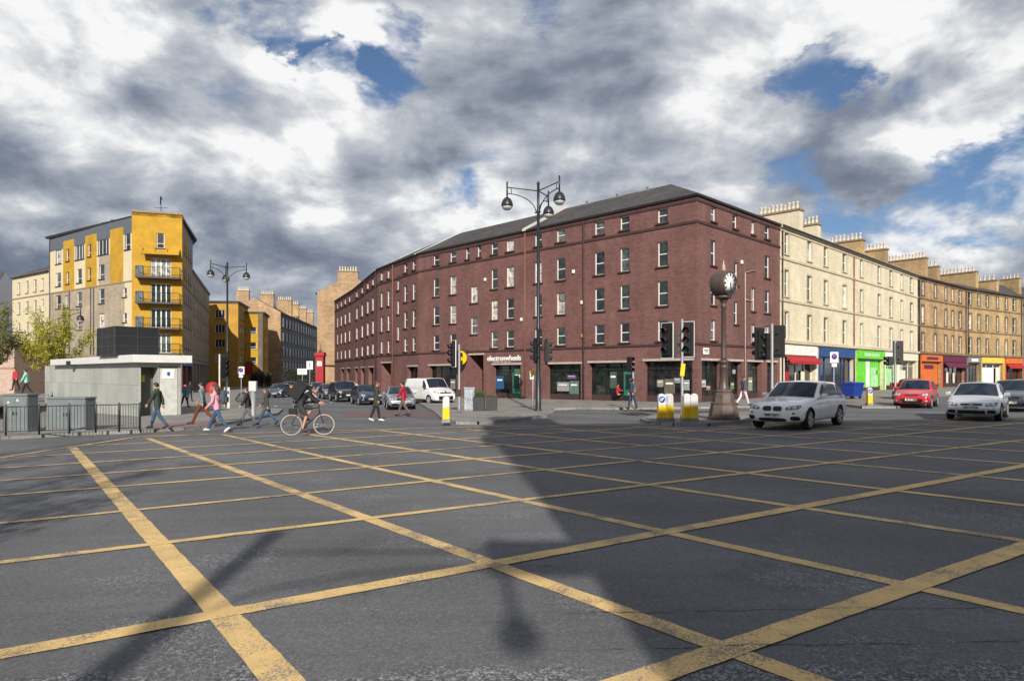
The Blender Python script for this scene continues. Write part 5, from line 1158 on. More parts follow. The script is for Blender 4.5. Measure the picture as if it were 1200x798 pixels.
def car(x, y, heading, label, pm, P, plate='', kind='car', group=None, rear=False):
    """heading: direction the nose points, degrees from +X. Local: nose at -Y"""
    t = thing('parked_car' if False else kind.replace(' ', '_'), (0, 0, 0), label, kind, group)
    L, W, H = P['L'], P['W'], P['H']; hw = W / 2; r = P.get('r', .32); wb = P['wb']; fa = -L / 2 + P['fo']; ra = fa + wb
    zl = P.get('zl', .24); hz0, hz1, belt = P['hood0'], P['hood1'], P['belt']; wy0, ry0, ry1, wy1 = P['screen']; bt = P.get('boot', belt)
    st = [(-L / 2, .70, .42, hz0 - .22), (-L / 2 + .03, .80, .30, hz0 - .12), (-L / 2 + .10, .89, zl + .02, hz0 - .05), (-L / 2 + .26, .955, zl, hz0), (-L / 2 + .55, .985, zl, hz0 + (hz1 - hz0) * .4), (fa + .2, 1.0, zl, hz0 + (hz1 - hz0) * .7), (wy0 - .05, 1, zl, hz1),
          (wy0 + .35, 1, zl, belt), (0, 1, zl, belt + .01), (ra - .5, 1, zl, belt + .015), (min(ra + .1, wy1 - .05), 1, zl, belt + .02), (max(wy1, ra + .3), .98, zl, (bt + belt) / 2 if bt < belt + .03 else belt), (L / 2 - .22, .95, zl + .02, bt), (L / 2 - .08, .90, zl + .05, bt - .05), (L / 2 - .02, .82, .34, bt - .14), (L / 2, .74, .45, bt - .26)]
    st = sorted(st, key=lambda q: q[0]); rows = []
    for yy, k, lo, hi in st:
        h = hw * k; m_ = lo + .5 * (hi - lo); half = [(0, lo), (h * .55, lo), (h * .86, lo + .01), (h * .96, lo + .07), (h * .995, lo + .3 * (hi - lo)), (h * 1.0, m_), (h * .985, lo + .74 * (hi - lo)), (h * .955, hi - .06), (h * .88, hi - .012), (h * .62, hi + .008), (h * .3, hi + .022), (0, hi + .028)]
        rows.append([(q[0], yy, q[1]) for q in half] + [(-q[0], yy, q[1]) for q in half[-2:0:-1]])
    mb = MB(); mb.grid(rows, 0, True, True); mb.face(rows[0][::-1], 0, smooth=True); mb.face(rows[-1], 0, smooth=True)
    me = mb.mesh('body', [pm, M_trim]); body = link('body', me, t)
    ss = body.modifiers.new('s', 'SUBSURF'); ss.levels = 1; ss.render_levels = 1
    cut = MB()
    for yy in (fa, ra):
        for sx in (-1, 1): cut.lathe([(r + .055, -.16), (r + .055, .5)] if sx > 0 else [(r + .055, -.5), (r + .055, .16)], 28, c=(sx * (hw - .12), yy, r), axis='X', smooth=False)
    cm = cut.mesh('cut', [M_trim]); co = link('cut', cm); bo = body.modifiers.new('b', 'BOOLEAN'); bo.object = co; bo.operation = 'DIFFERENCE'; bo.solver = 'EXACT'; bo.material_mode = 'TRANSFER'
    bpy.context.view_layer.update(); dg = bpy.context.evaluated_depsgraph_get(); nm = bpy.data.meshes.new_from_object(body.evaluated_get(dg), depsgraph=dg); body.modifiers.clear(); body.data = nm; bpy.data.objects.remove(co)
    bm = bmesh.new(); bm.from_mesh(nm); bvh = BVHTree.FromBMesh(bm); bm.free()
    # cabin shell
    wt = P.get('wt', .74) * hw; wbs = .93 * hw; cr = .05
    prof = [(wy0, hz1 - .02), (ry0, H - .03), ((ry0 + ry1) / 2, H), (ry1, H - .04), (wy1, bt if bt < belt - .02 else belt + .0)]
    def surf(q, a):
        q = max(0, min(3, q))
        if q <= 1: y_ = wy0 + (ry0 - wy0) * q; z_ = prof[0][1] + (H - .03 - prof[0][1]) * (q ** .92); w_ = wbs + (wt - wbs) * q
        elif q <= 2: u = q - 1; y_ = ry0 + (ry1 - ry0) * u; z_ = H - .03 + .03 * 4 * u * (1 - u) - .01 * u; w_ = wt
        else: u = q - 2; y_ = ry1 + (wy1 - ry1) * u; z_ = (H - .04) + (prof[4][1] - (H - .04)) * (u ** 1.15); w_ = wt + (wbs * .95 - wt) * u
        bow = .13 * a * a * (1 - min(1, q)) + .10 * a * a * max(0, min(1, 1.6 - q)) - .10 * a * a * max(0, min(1, q - 1.6))
        return Vector((w_ * a, y_ + bow, z_ - cr * a * a))
    def side(q, v, sx): tp = surf(q, 1); bx = Vector((hw * .955, tp.y, belt - .05)); bx.z = min(bx.z, tp.z); e = tp.lerp(bx, v); e.x += .03 * math.sin(math.pi * v); return Vector((sx * e.x, e.y, e.z))
    qs = [0, .15, .35, .6, .85, 1, 1.1, 1.3, 1.5, 1.7, 1.9, 2, 2.2, 2.45, 2.7, 2.9, 3]
    mb = MB(); rows = []
    for q in qs: rows.append([side(q, v, -1) for v in (1, .75, .5, .25)] + [surf(q, a) for a in (-1, -.93, -.6, -.2, .2, .6, .93, 1)] + [side(q, v, 1) for v in (.25, .5, .75, 1)])
    mb.grid(rows, 0, True); mb.face(rows[0]); mb.face(rows[-1][::-1]); mb.local('cabin_shell', pm, t)
    def nrm(fn, u, v, e=.02):
        a, b = fn(u + e, v) - fn(u - e, v), fn(u, v + e) - fn(u, v - e); return a.cross(b).normalized()
    def pane(fn, u0, u1, v0, v1, nm_, outp, n=7, m=M_glassv, off=.012):
        mb = MB(); rows = []
        for i in range(n):
            u = u0 + (u1 - u0) * i / (n - 1); row = []
            for j in range(n):
                v = v0 + (v1 - v0) * j / (n - 1); N_ = nrm(fn, u, v); N_ = N_ if N_.dot(outp) > 0 else -N_; row.append(fn(u, v) + N_ * off)
            rows.append(row)
        mb.closed = False; mb.grid(rows, 0, True); return mb.local(nm_, m, t)
    pane(surf, .05, .95, -.90, .90, 'windscreen', Vector((0, -1, .5)))
    if not P.get('van'): pane(surf, 2.10, 2.85 if bt >= belt - .02 else 2.93, -.86, .86, 'rear_window', Vector((0, 1, .5)))
    for sx in (-1, 1):
        fn = lambda q, v, sx=sx: side(q, v, sx)
        for q0, q1 in P.get('panes', ((.42, 1.42), (1.50, 2.35))):
            pane(fn, q0, q1, .12, .86, 'side_window', Vector((sx, 0, 0)), n=8)
        # wing mirror
        mp = side(.42, .92, sx); mb = MB(); mb.box((mp.x + sx * .12, mp.y, mp.z + .09), (.17, .09, .125), rz=sx * R(-12)); mb.box((mp.x + sx * .03, mp.y, mp.z + .035), (.12, .05, .035)); o = mb.local('wing_mirror', P.get('mirror', pm), t); bevel(o, .03, 3)
    # patches that hug the body
    def patch(x0, x1, z0, z1, nm_, m, front=True, parent=None, n=7, off=.008, shape=None, skirt=.03):
        rows = []; s_ = -1 if front else 1
        for i in range(n):
            row = []
            for j in range(n):
                a, b = i / (n - 1), j / (n - 1)
                if shape: a, b = shape(a, b)
                X_, Z_ = x0 + (x1 - x0) * a, z0 + (z1 - z0) * b; h = bvh.ray_cast(Vector((X_, s_ * 6, Z_)), Vector((0, -s_, 0)))
                y_ = h[0].y if h[0] is not None else s_ * (L / 2 - .15)
                if abs(y_) < L / 2 - .8: y_ = s_ * (L / 2 - .8)
                row.append(Vector((X_, y_ + s_ * off, Z_)))
            rows.append(row)
        mb = MB(); mb.grid(rows, 0, True); edge = rows[0] + [q[-1] for q in rows[1:]] + rows[-1][-2::-1] + [q[0] for q in rows[-2:0:-1]]
        mb.grid([edge, [e + Vector((0, -s_ * skirt, 0)) for e in edge]], 0, False, True); mb.closed = False
        return mb.local(nm_, m, parent or t)
    def oval(a, b, c=.30):
        X_, Z_ = 2 * a - 1, 2 * b - 1; k = math.sqrt(max(1e-6, 1 - c * Z_ * Z_)), math.sqrt(max(1e-6, 1 - c * X_ * X_)); return (X_ * k[0] + 1) / 2, (Z_ * k[1] + 1) / 2
    def lampshape(a, b):
        a, b = oval(a, b); return a, .30 * (1 - a) * .2 + .28 * a + b * (.50 + .22 * a)
    def spatch(sx, y0, y1, z0, z1, nm_, m, off=.006, parent=None):
        rows = []
        for i in range(6):
            row = []
            for j in range(6):
                Y_, Z_ = y0 + (y1 - y0) * i / 5, z0 + (z1 - z0) * j / 5; h = bvh.ray_cast(Vector((sx * 3, Y_, Z_)), Vector((-sx, 0, 0))); x_ = h[0].x if h[0] is not None else sx * hw * .9
                if abs(x_) < hw * .7: x_ = sx * hw * .93
                row.append(Vector((x_ + sx * off, Y_, Z_)))
            rows.append(row)
        mb = MB(); mb.closed = False; mb.grid(rows, 0, True); return mb.local(nm_, m, parent or t)
    for nm_, m, x0, x1, z0, z1, sh in P['front']:
        for sx in ((-1, 1) if x0 > 0 else (1,)):
            hl = nm_ == 'headlight'; o = patch(sx * x0, sx * x1, z0 - (.02 if hl else 0), z1 + (.02 if hl else 0), nm_, M_lamph if hl else m, shape=lampshape if hl else oval if sh else None, n=10 if sh else 7, off=.010)
            if nm_ == 'headlight':
                zc = (z0 + z1) / 2 + .0
                for u_, k_ in ((.30, .32), (.66, .36)):
                    rr_ = (z1 - z0) * k_; xc = x0 + (x1 - x0) * u_; patch(sx * (xc - rr_), sx * (xc + rr_), zc - rr_ + .02 * u_, zc + rr_ + .02 * u_, 'reflector', M_lampg, parent=o, shape=lambda a, b: oval(a, b, .5), n=7, off=.017)
    pz = P.get('plate_z', .42); pl = patch(-.26, .26, pz - .055, pz + .055, 'number_plate', M_plate, off=.022, n=4, skirt=.03)
    if plate:
        yv = min(v.co.y for v in pl.data.vertices)
        text('plate_text', plate, .10, M_dark, pl, (0, yv - .004, pz), (R(90), 0, 0), .002, bold=.003, width=.42)
    for nm_, m, x0, x1, z0, z1, sh in P['rear']:
        for sx in ((-1, 1) if x0 > 0 else (1,)): patch(sx * x0, sx * x1, z0, z1, nm_, m, False, shape=oval if sh else None, n=6, off=.010)
    patch(-.26, .26, P.get('rplate_z', .75) - .055, P.get('rplate_z', .75) + .055, 'rear_number_plate', M_platey, False, off=.02, n=4)
    for sx in (-1, 1):
        for yv in P['seams']: spatch(sx, yv - .006, yv + .006, zl + .12, belt - .06, 'door_seam', M_trim, .004)
        for yv in P['handles']: spatch(sx, yv - .09, yv + .09, belt - .17, belt - .14, 'door_handle', P.get('mirror', pm), .03)
        spatch(sx, fa + r + .07, ra - r - .07, zl + .03, zl + .12, 'sill', M_trim if P.get('darksill', True) else pm, .006)
        if P.get('arch'):
            for yy in (fa, ra):
                mb = MB(); rw = []
                for k in range(15): a = R(-12 + 204 * k / 14); rw.append([(sx * (hw * .93), yy + math.cos(a) * (r + .05), r + math.sin(a) * (r + .05)), (sx * (hw + .012), yy + math.cos(a) * (r + .05), r + math.sin(a) * (r + .05)), (sx * (hw + .008), yy + math.cos(a) * (r + .10), r + math.sin(a) * (r + .10))])
                mb.closed = False; mb.grid(rw, 0, True); mb.local('arch_trim', P['arch'], t)
    # wheels
    for yy in (fa, ra):
        for sx in (-1, 1):
            w = MB(); w.lathe([(r * .66, -.10), (r * .9, -.11), (r, -.08), (r, .08), (r * .9, .11), (r * .66, .10)], 28, axis='X'); wo = w.local('wheel', M_tyre, t, (sx * (hw - .12), yy, r))
            if yy == fa and P.get('steer'): wo.rotation_euler = (0, 0, R(P['steer']))
            rm = MB(); rm.lathe([(r * .66, -.09), (r * .66, .085), (r * .62, .09), (r * .58, .04), (r * .20, .03), (.03, .05)], 24, axis='X', mi=1); ns = P.get('spokes', 5)
            for k in range(ns):
                a = 2 * math.pi * k / ns; rm.box((.094, math.cos(a) * r * .37, math.sin(a) * r * .37), (.03, r * .62, .085 if ns < 8 else .04), rx=a)
            rm.lathe([(r * .67, .075), (r * .67, .105), (r * .61, .107), (r * .60, .08)], 28, axis='X'); rm.lathe([(.06, .06), (.05, .1), (.01, .102)], 12, axis='X')
            ro = rm.local('rim', [M_alloy, M_trim], wo)
            if sx < 0: ro.rotation_euler = (0, 0, math.pi)
    t.rotation_euler = (0, 0, R(heading) + R(90)); z = gz(x, y) + .008; t.location = (x, y, z)
    # settle on the sloping road
    c, s_ = math.cos(R(heading)), math.sin(R(heading)); e = 1.2
    t.rotation_euler = (-math.asin(max(-.2, min(.2, (gz(x + c * e, y + s_ * e) - gz(x - c * e, y - s_ * e)) / (2 * e)))), 0, R(heading) + R(90))
    return t
SUV = DB(L=4.50, W=1.86, H=1.60, wb=2.76, fo=.84, hood0=.86, hood1=1.06, belt=1.05, screen=(-.98, -.12, 1.35, 2.08), r=.345, wt=.79, zl=.25, spokes=5, steer=4, darksill=False, plate_z=.50,
    front=(('headlight', M_lampg, .42, .84, .67, .83, True), ('kidney_grille', M_trim, .025, .31, .63, .79, True), ('lower_grille', M_trim, -.46, .46, .29, .41, True), ('side_intake', M_trim, .58, .84, .34, .48, True), ('fog_light', M_trim, .64, .72, .54, .60, True), ('badge', M_chrome, -.035, .035, .82, .87, True)),
    rear=(('tail_light', M_tail, .52, .84, .72, .90, True),), seams=(-.62, .35, 1.12), handles=(.18, .95), panes=((.45, 1.22), (1.28, 1.85), (1.92, 2.55)))
COUPE = DB(L=4.25, W=1.73, H=1.43, wb=2.51, fo=.86, hood0=.70, hood1=.92, belt=.92, screen=(-.95, -.05, 1.0, 1.75), r=.315, wt=.72, zl=.20, spokes=7, plate_z=.50, boot=.92,
    front=(('headlight', M_lampg, .42, .78, .55, .70, True), ('grille', M_trim, -.33, .33, .585, .65, False), ('lower_grille', M_trim, -.42, .42, .27, .40, False), ('side_intake', M_trim, .48, .74, .29, .42, True), ('badge', M_chrome, -.06, .06, .60, .69, True)),
    rear=(('tail_light', M_tail, .50, .80, .62, .80, True),), seams=(-.6, .45), handles=(.25,), panes=((.45, 1.35), (1.43, 2.4)))
HATCH = DB(L=4.0, W=1.72, H=1.50, wb=2.52, fo=.80, hood0=.76, hood1=.98, belt=.98, screen=(-1.0, -.12, 1.25, 1.85), r=.31, wt=.74, zl=.22, spokes=5, plate_z=.46,
    front=(('headlight', M_lampg, .44, .80, .62, .80, True), ('grille', M_trim, -.30, .30, .66, .72, False), ('lower_grille', M_trim, -.50, .50, .29, .52, True), ('fog_light', M_lampg, .62, .72, .36, .44, True), ('badge', M_chrome, -.06, .06, .70, .79, True)),
    rear=(('tail_light', M_tail, .55, .80, .70, .98, True),), seams=(-.6, .35, 1.0), handles=(.15, .85), panes=((.45, 1.3), (1.38, 2.35)))
SALOON = DB(L=4.55, W=1.80, H=1.45, wb=2.68, fo=.90, hood0=.72, hood1=.95, belt=.95, screen=(-.98, -.05, .95, 1.55), r=.32, wt=.72, zl=.21, spokes=5, boot=.98, plate_z=.44,
    front=(('headlight', M_lampg, .46, .82, .58, .74, True), ('grille', M_trim, -.34, .34, .56, .72, True), ('lower_grille', M_trim, -.60, .60, .27, .40, False), ('badge', M_chrome, -.05, .05, .66, .73, True)),
    rear=(('tail_light', M_tail, .52, .84, .70, .88, True),), seams=(-.6, .35, 1.15), handles=(.15, .95), panes=((.45, 1.3), (1.38, 2.4)))
BIG4 = DB(L=4.55, W=1.86, H=1.72, wb=2.66, fo=.86, hood0=.92, hood1=1.14, belt=1.10, screen=(-.92, -.25, 1.6, 2.12), r=.36, wt=.80, zl=.30, spokes=5, plate_z=.58,
    front=(('headlight', M_lampg, .54, .84, .76, .92, True), ('grille', M_trim, -.42, .42, .74, .90, True), ('lower_grille', M_trim, -.60, .60, .36, .50, False), ('fog_light', M_lampg, .62, .76, .42, .52, True)),
    rear=(('tail_light', M_tail, .62, .86, .75, 1.15, True),), seams=(-.6, .35, 1.15), handles=(.15, .95), panes=((.5, 1.3), (1.38, 2.0), (2.08, 2.7)))
VAN = DB(L=4.80, W=1.90, H=1.94, wb=3.0, fo=.92, hood0=.98, hood1=1.20, belt=1.16, screen=(-1.55, -.80, 2.15, 2.38), r=.33, wt=.86, zl=.26, spokes=6, van=True, plate_z=.52, mirror=M_trim, boot=1.15,
    front=(('headlight', M_lampg, .55, .86, .78, .98, True), ('grille', M_trim, -.48, .48, .80, .90, False), ('bumper', M_trim, -.86, .86, .34, .62, False), ('badge', M_chrome, -.07, .07, .90, 1.0, True)),
    rear=(('tail_light', M_tail, .78, .90, .8, 1.3, False),), seams=(-1.35, -.35, 1.0), handles=(-.5, -.1), panes=((.35, 1.05),))
P_white = paint('white_car_paint', (.88, .88, .88)); P_silver = paint('silver_car_paint', (.60, .61, .63), .35, .3); P_red = paint('red_car_paint', (.50, .012, .022)); P_dgrey = paint('dark_grey_car_paint', (.045, .055, .075), .4)
P_black = paint('black_car_paint', (.010, .011, .012)); P_navy = paint('navy_car_paint', (.012, .020, .045)); P_lsilv = paint('blue_silver_car_paint', (.25, .29, .35), .5, .3); P_van = paint('white_van_paint', (.74, .75, .75))
def tocam(dx, dy): return math.degrees(math.atan2(dy, dx))
car(10.02, 23.15, tocam(-.70, -.715), 'white sport utility car with roof level lights off turning across the box junction', P_white, SUV, 'SM61 GXY')
car(18.35, 26.1, tocam(-.66, -.76), 'silver hatchback waiting at the right edge of the box junction', P_silver, COUPE, 'NC12 KVX')
car(21.9, 35.9, tocam(-.62, -.78), 'bright red hatchback behind and left of the silver one', P_red, HATCH, 'SK13 VLB')
car(24.0, 31.7, tocam(-.66, -.76), 'dark grey car cut by the right edge of the view', P_dgrey, SALOON, 'SN09 UTL')
car(30.6, 39.5, tocam(-.66, -.76), 'pale silver car of which only the roof shows at the right edge', P_lsilv, HATCH)
car(27.2, 45.2, tocam(-.66, -.76), 'dark car mostly hidden behind the red hatchback', P_black, HATCH)
Q = 'queue of cars facing the crossing'
car(-7.35, 43.2, tocam(.24, -.97), 'light blue-silver car first in the queue, behind the two walking people', P_lsilv, SALOON, 'SF08 WPO', group=Q)
car(-11.0, 50.0, tocam(.42, -.90), 'dark navy car second in the queue between the silver car and the black one', P_navy, HATCH, 'SA57 ZFM', group=Q)
car(-14.4, 56.6, tocam(.44, -.90), 'black four-wheel-drive third in the queue with a bright fog light', P_black, BIG4, group=Q)
car(-17.6, 64.0, tocam(.40, -.90), 'dark car fourth in the queue, half hidden by the black four-wheel-drive', P_dgrey, SALOON, group=Q)
car(-22.3, 76.0, tocam(.40, -.90), 'grey car far back in the queue', P_lsilv, HATCH, group=Q)
car(-20.9, 85.0, tocam(.35, -.93), 'white car farthest back in the queue', P_white, HATCH, group=Q)
car(-17.0, 54.3, tocam(-.36, .93), 'silver car driving away with red tail lights, behind the cyclist', P_silver, HATCH)
car(-24.6, 70.0, tocam(.10, -.99), 'dark blue car facing the camera alone in the side street mouth', P_navy, HATCH, 'SP10 HNK')
car(-29.5, 88., tocam(-.3, .95), 'small brown car far up the street', paint('brown_car_paint', (.14, .06, .045)), HATCH)
car(-6.15, 49.4, tocam(.60, -.80), 'white delivery van parked in front of the maroon block', P_van, VAN, 'SB62 RJD', kind='van')

# ------------------------------------------------------------------ people
M_skin = mat('skin', (.50, .27, .19), .55, var=.06); M_skin_d = mat('darker_skin', (.30, .15, .10), .55, var=.06)
HAIRM = {'black': mat('black_hair', (.012, .010, .009), .6), 'brown': mat('brown_hair', (.06, .03, .015), .6), 'red': mat('auburn_hair', (.12, .03, .015), .6), 'pink': mat('pink_hat_wool', (.55, .10, .22), .8), 'white': mat('white_cap_cloth', (.6, .58, .55), .8), 'grey': mat('grey_hair', (.2, .19, .18), .6)}
def cloth(n, c): return mat(n, c, .85, var=.22, scale=7, bump=.4, fine=18)
def pose_joints(P):
    """walking or standing skeleton; front is -Y"""
    V3 = Vector; J = {}; lean = R(P.get('lean', 3))
    def rot(v, a): return Matrix.Rotation(a, 3, 'X') @ v          # +a swings the lower end forward (towards -Y) for downward vectors
    pz = P.get('pelvis', .93); J['pelvis'] = V3((0, 0, pz))
    up = rot(V3((0, 0, 1)), lean)
    J['waist'] = J['pelvis'] + up * .17; J['chest'] = J['pelvis'] + up * .37; J['neckb'] = J['pelvis'] + up * .53; J['neck'] = J['neckb'] + up * .07 + V3((0, -.01, 0))
    hd = rot(V3((0, 0, 1)), lean * .4 + R(P.get('nod', 0))); J['head'] = J['neck'] + hd * .10 + V3((0, -.015, 0)); J['crown'] = J['head'] + hd * .105
    for s, n in ((-1, 'R'), (1, 'L')):
        h, k = P['leg' + n]; a, e = P['arm' + n]; sp = P.get('splay', .02)
        J['hip' + n] = V3((s * .09, 0, pz - .03)); dn = V3((s * sp, 0, -1))
        J['knee' + n] = J['hip' + n] + rot(dn, -R(h)) * .42; J['ankle' + n] = J['knee' + n] + rot(dn, -R(h) + R(k)) * .42
        J['toe' + n] = J['ankle' + n] + rot(V3((s * .03, -.155, -.055)), -R(h) * .5 + R(k) * .75)
        J['sh' + n] = J['chest'] + up * .12 + V3((s * .175, 0, 0)); out = V3((s * (.12 + P.get('armout', 0)), 0, -1)).normalized()
        J['el' + n] = J['sh' + n] + rot(out, lean - R(a)) * .28; J['wr' + n] = J['el' + n] + rot(V3((s * P.get('elin', .02), 0, -1)).normalized(), lean - R(a) - R(e)) * .25
    return J
BON = (('pelvis', 'waist'), ('waist', 'chest'), ('chest', 'neckb'), ('neckb', 'neck'), ('neck', 'head'), ('head', 'crown'))
RAD = DB(pelvis=(.145, .108), waist=(.128, .098), chest=(.158, .112), neckb=(.085, .07), neck=(.052, .055), head=(.078, .098), crown=(.058, .070), hip=(.085, .09), knee=(.057, .06), ankle=(.038, .042), toe=(.036, .028), sh=(.058, .060), el=(.041, .041), wr=(.027, .030))
def skin_mesh(J, bones, rad, levels=1):
    names = []; [names.append(n) for b in bones for n in b if n not in names]
    me = bpy.data.meshes.new('s'); me.from_pydata([J[n] for n in names], [(names.index(a), names.index(b)) for a, b in bones], [])
    o = bpy.data.objects.new('s', me); COL.objects.link(o); o.modifiers.new('k', 'SKIN'); 
    if not me.skin_vertices: me.skin_vertices_add() if hasattr(me, 'skin_vertices_add') else None
    if not me.skin_vertices:
        bm = bmesh.new(); bm.from_mesh(me); bm.verts.layers.skin.verify(); bm.to_mesh(me); bm.free()
    for i, n in enumerate(names):
        me.skin_vertices[0].data[i].radius = rad[n] if n in rad else rad[n[:-1]]; me.skin_vertices[0].data[i].use_root = (n == 'pelvis')
    m = o.modifiers.new('u', 'SUBSURF'); m.levels = levels
    o.modifiers['k'].use_smooth_shade = True; o.modifiers['k'].branch_smoothing = .6
    bpy.context.view_layer.update(); dg = bpy.context.evaluated_depsgraph_get(); r = bpy.data.meshes.new_from_object(o.evaluated_get(dg), depsgraph=dg); bpy.data.objects.remove(o)
    return r
def seg_d(p, a, b):
    ab = b - a; t = max(0, min(1, (p - a).dot(ab) / ab.length_squared)); return (p - (a + ab * t)).length
def person(x, y, heading, label, P, top, legs, hair='brown', hairstyle='short', shoes=(.02, .02, .022), H=1.75, group=None, lift=.12, skin=None, J=None, coat=0., bare_leg=False, z=None, kind='person'):
    J = J or pose_joints(P); skin = skin or M_skin
    bones = list(BON)
    for n in 'RL': bones += [('pelvis', 'hip' + n), ('hip' + n, 'knee' + n), ('knee' + n, 'ankle' + n), ('ankle' + n, 'toe' + n), ('chest', 'sh' + n), ('sh' + n, 'el' + n), ('el' + n, 'wr' + n)]
    me = skin_mesh(J, bones, RAD)
    low = min(J['toeL'].z, J['toeR'].z, J['ankleL'].z - .05, J['ankleR'].z - .05) - .035
    if P is None: low = 0
    s = H / 1.75; t = thing('person', (x, y, (gz(x, y) + lift if z is None else z)), label, 'person', group); t.rotation_euler = (0, 0, R(heading) + R(90)); t.scale = (s, s, s)
    # hands and facial features join the one body mesh
    ex = MB()
    for n, sx in (('R', -1), ('L', 1)):
        w = J['wr' + n]; d = (w - J['el' + n]).normalized(); sd = d.cross(Vector((0, 1, 0))).normalized() if abs(d.y) < .9 else Vector((1, 0, 0)); fw = sd.cross(d).normalized()
        ex.tube([w - d * .02, w + d * .045, w + d * .085], [.026, .038, .033], 8)
        for k in range(4):
            b = w + d * .08 + fw * (-.027 + .018 * k); L_ = (.062, .072, .068, .052)[k]; ex.tube([b, b + d * L_ * .5, b + d * L_ + sd * -sx * .02], [.0095, .0088, .006], 5)
        b = w + d * .03 - fw * .033; ex.tube([b, b - fw * .022 + d * .03, b - fw * .026 + d * .058], [.012, .010, .007], 5)
    hd = J['head']; ax = (J['crown'] - J['neck']).normalized(); f = Vector((0, -1, 0)); f = (f - ax * f.dot(ax)).normalized(); r_ = f.cross(ax)
    ex.tube([hd + f * .078 + ax * .035, hd + f * .105 + ax * -.005, hd + f * .082 - ax * .014], [.008, .016, .010], 6)
    for sx in (-1, 1):
        ex.tube([hd + r_ * sx * .074 + ax * .025, hd + r_ * sx * .090 + ax * .01 - f * .012, hd + r_ * sx * .076 - ax * .025], [.012, .016, .008], 6)
        ex.tube([hd + r_ * sx * .030 + f * .080 + ax * .035 - r_ * .012, hd + r_ * sx * .030 + f * .084 + ax * .035 + r_ * .012], .008, 5, 1)
    ex.tube([hd + f * .078 - ax * .045 - r_ * .022, hd + f * .083 - ax * .046, hd + f * .078 - ax * .045 + r_ * .022], .007, 5, 2)
    xm = ex.mesh('x', [skin, HAIRM['black'], mat('lips', (.35, .10, .09), .5)])
    bm = bmesh.new(); bm.from_mesh(me); 
    for p in bm.faces: p.material_index = 0; p.smooth = True
    body_faces = len(bm.faces); bm.normal_update()
    cls = []
    segs = [(J[a], J[b], a, b) for a, b in bones]
    for fc in bm.faces:
        c = fc.calc_center_median(); best = min(segs, key=lambda q: seg_d(c, q[0], q[1]) - (.08 if q[2] in ('pelvis', 'waist', 'chest') else .03)); cls.append(best[3] if best[3] not in ('hipL', 'hipR') else 'hip')
    def shell(name, test, off, m, parent=t):
        idx = [fc for fc, c_ in zip(bm.faces, cls) if test(c_, fc)]; vmap = {}; vs = []; fs = []
        for fc in idx:
            q = []
            for v in fc.verts:
                if v.index not in vmap: vmap[v.index] = len(vs); vs.append(v.co + v.normal * off * (1 + .35 * noise.noise(v.co * 9)))
                q.append(vmap[v.index])
            fs.append(q)
        if not fs: return
        m2 = bpy.data.meshes.new(name); m2.from_pydata(vs, [], fs); m2.materials.append(m)
        for p in m2.polygons: p.use_smooth = True
        return link(name, m2, parent)
    bm.verts.index_update()
    hem = J['pelvis'].z - .06 - coat
    tops = ('waist', 'chest', 'neckb', 'shL', 'shR', 'elL', 'elR', 'wrL', 'wrR', 'hip', 'pelvis')
    shell('jacket', lambda c_, fc: (c_ in tops and fc.calc_center_median().z > hem) or (coat and c_ in ('kneeL', 'kneeR') and fc.calc_center_median().z > hem and abs(fc.calc_center_median().y - J['pelvis'].y) < .22), .026 if coat else .020, top)
    if bare_leg: shell('shorts', lambda c_, fc: c_ in ('hip', 'kneeL', 'kneeR', 'waist') and fc.calc_center_median().z < J['waist'].z, .024, legs)
    else: shell('trousers', lambda c_, fc: c_ in ('hip', 'kneeL', 'kneeR', 'ankleL', 'ankleR') or (c_ == 'waist' and fc.calc_center_median().z < hem + .1), .012, legs)
    bm.from_mesh(xm); bm.faces.ensure_lookup_table()
    bm.to_mesh(me); bm.free(); me.materials.clear()
    for m in (skin, HAIRM['black'], mat('lips', (.35, .10, .09), .5)): me.materials.append(m)
    link('body', me, t)
    for n in 'RL':
        a, b = J['ankle' + n], J['toe' + n]; d = (b - a).normalized(); mb = MB(); mb.tube([a - d * .055 + Vector((0, 0, -.02)), a + Vector((0, 0, -.012)), a + d * .10 + Vector((0, 0, -.004)), b + Vector((0, 0, .0)), b + d * .045], [.040, .050, .046, .040, .018], 10); mb.local('shoe', mat('shoe_%d%d%d' % tuple(int(c * 99) for c in shoes), shoes, .6), t)
    mb = MB(); rows = []
    for i in range(7):
        th = math.pi * .60 * i / 6 + .02; row = []
        for k in range(14):
            a = 2 * math.pi * k / 14; fr = math.cos(a)       # fr=1 is the face side
            tt = th * (.56 if fr > .3 else .86 if fr > -.2 else 1.1); v = r_ * math.sin(a) * math.sin(tt) * .090 + f * math.cos(a) * math.sin(tt) * .106 + ax * math.cos(tt) * .110; row.append(hd + v + ax * .022 - f * .008)
        rows.append(row)
    mb.grid(rows, 0, True, True); mb.face(rows[0]); 
    if hairstyle == 'long': mb.tube([hd - f * .05 + ax * .05, hd - f * .085 - ax * .06, hd - f * .075 - ax * .18, hd - f * .07 - ax * .28], [.075, .085, .075, .04], 10)
    if hairstyle == 'cap': mb.box(hd + f * .13 + ax * .065, (.13, .10, .015))
    if hairstyle == 'hood': mb.tube([hd + ax * .11, hd - f * .04 + ax * .02, hd - f * .03 - ax * .10], [.06, .115, .10], 12)
    mb.closed = False; mb.local('hair' if hairstyle in ('short', 'long') else hairstyle, HAIRM[hair] if hair in HAIRM else hair, t)
    for o in t.children: o.location = (0, 0, -low)
    t['low'] = 0.0; del t['low']
    return t
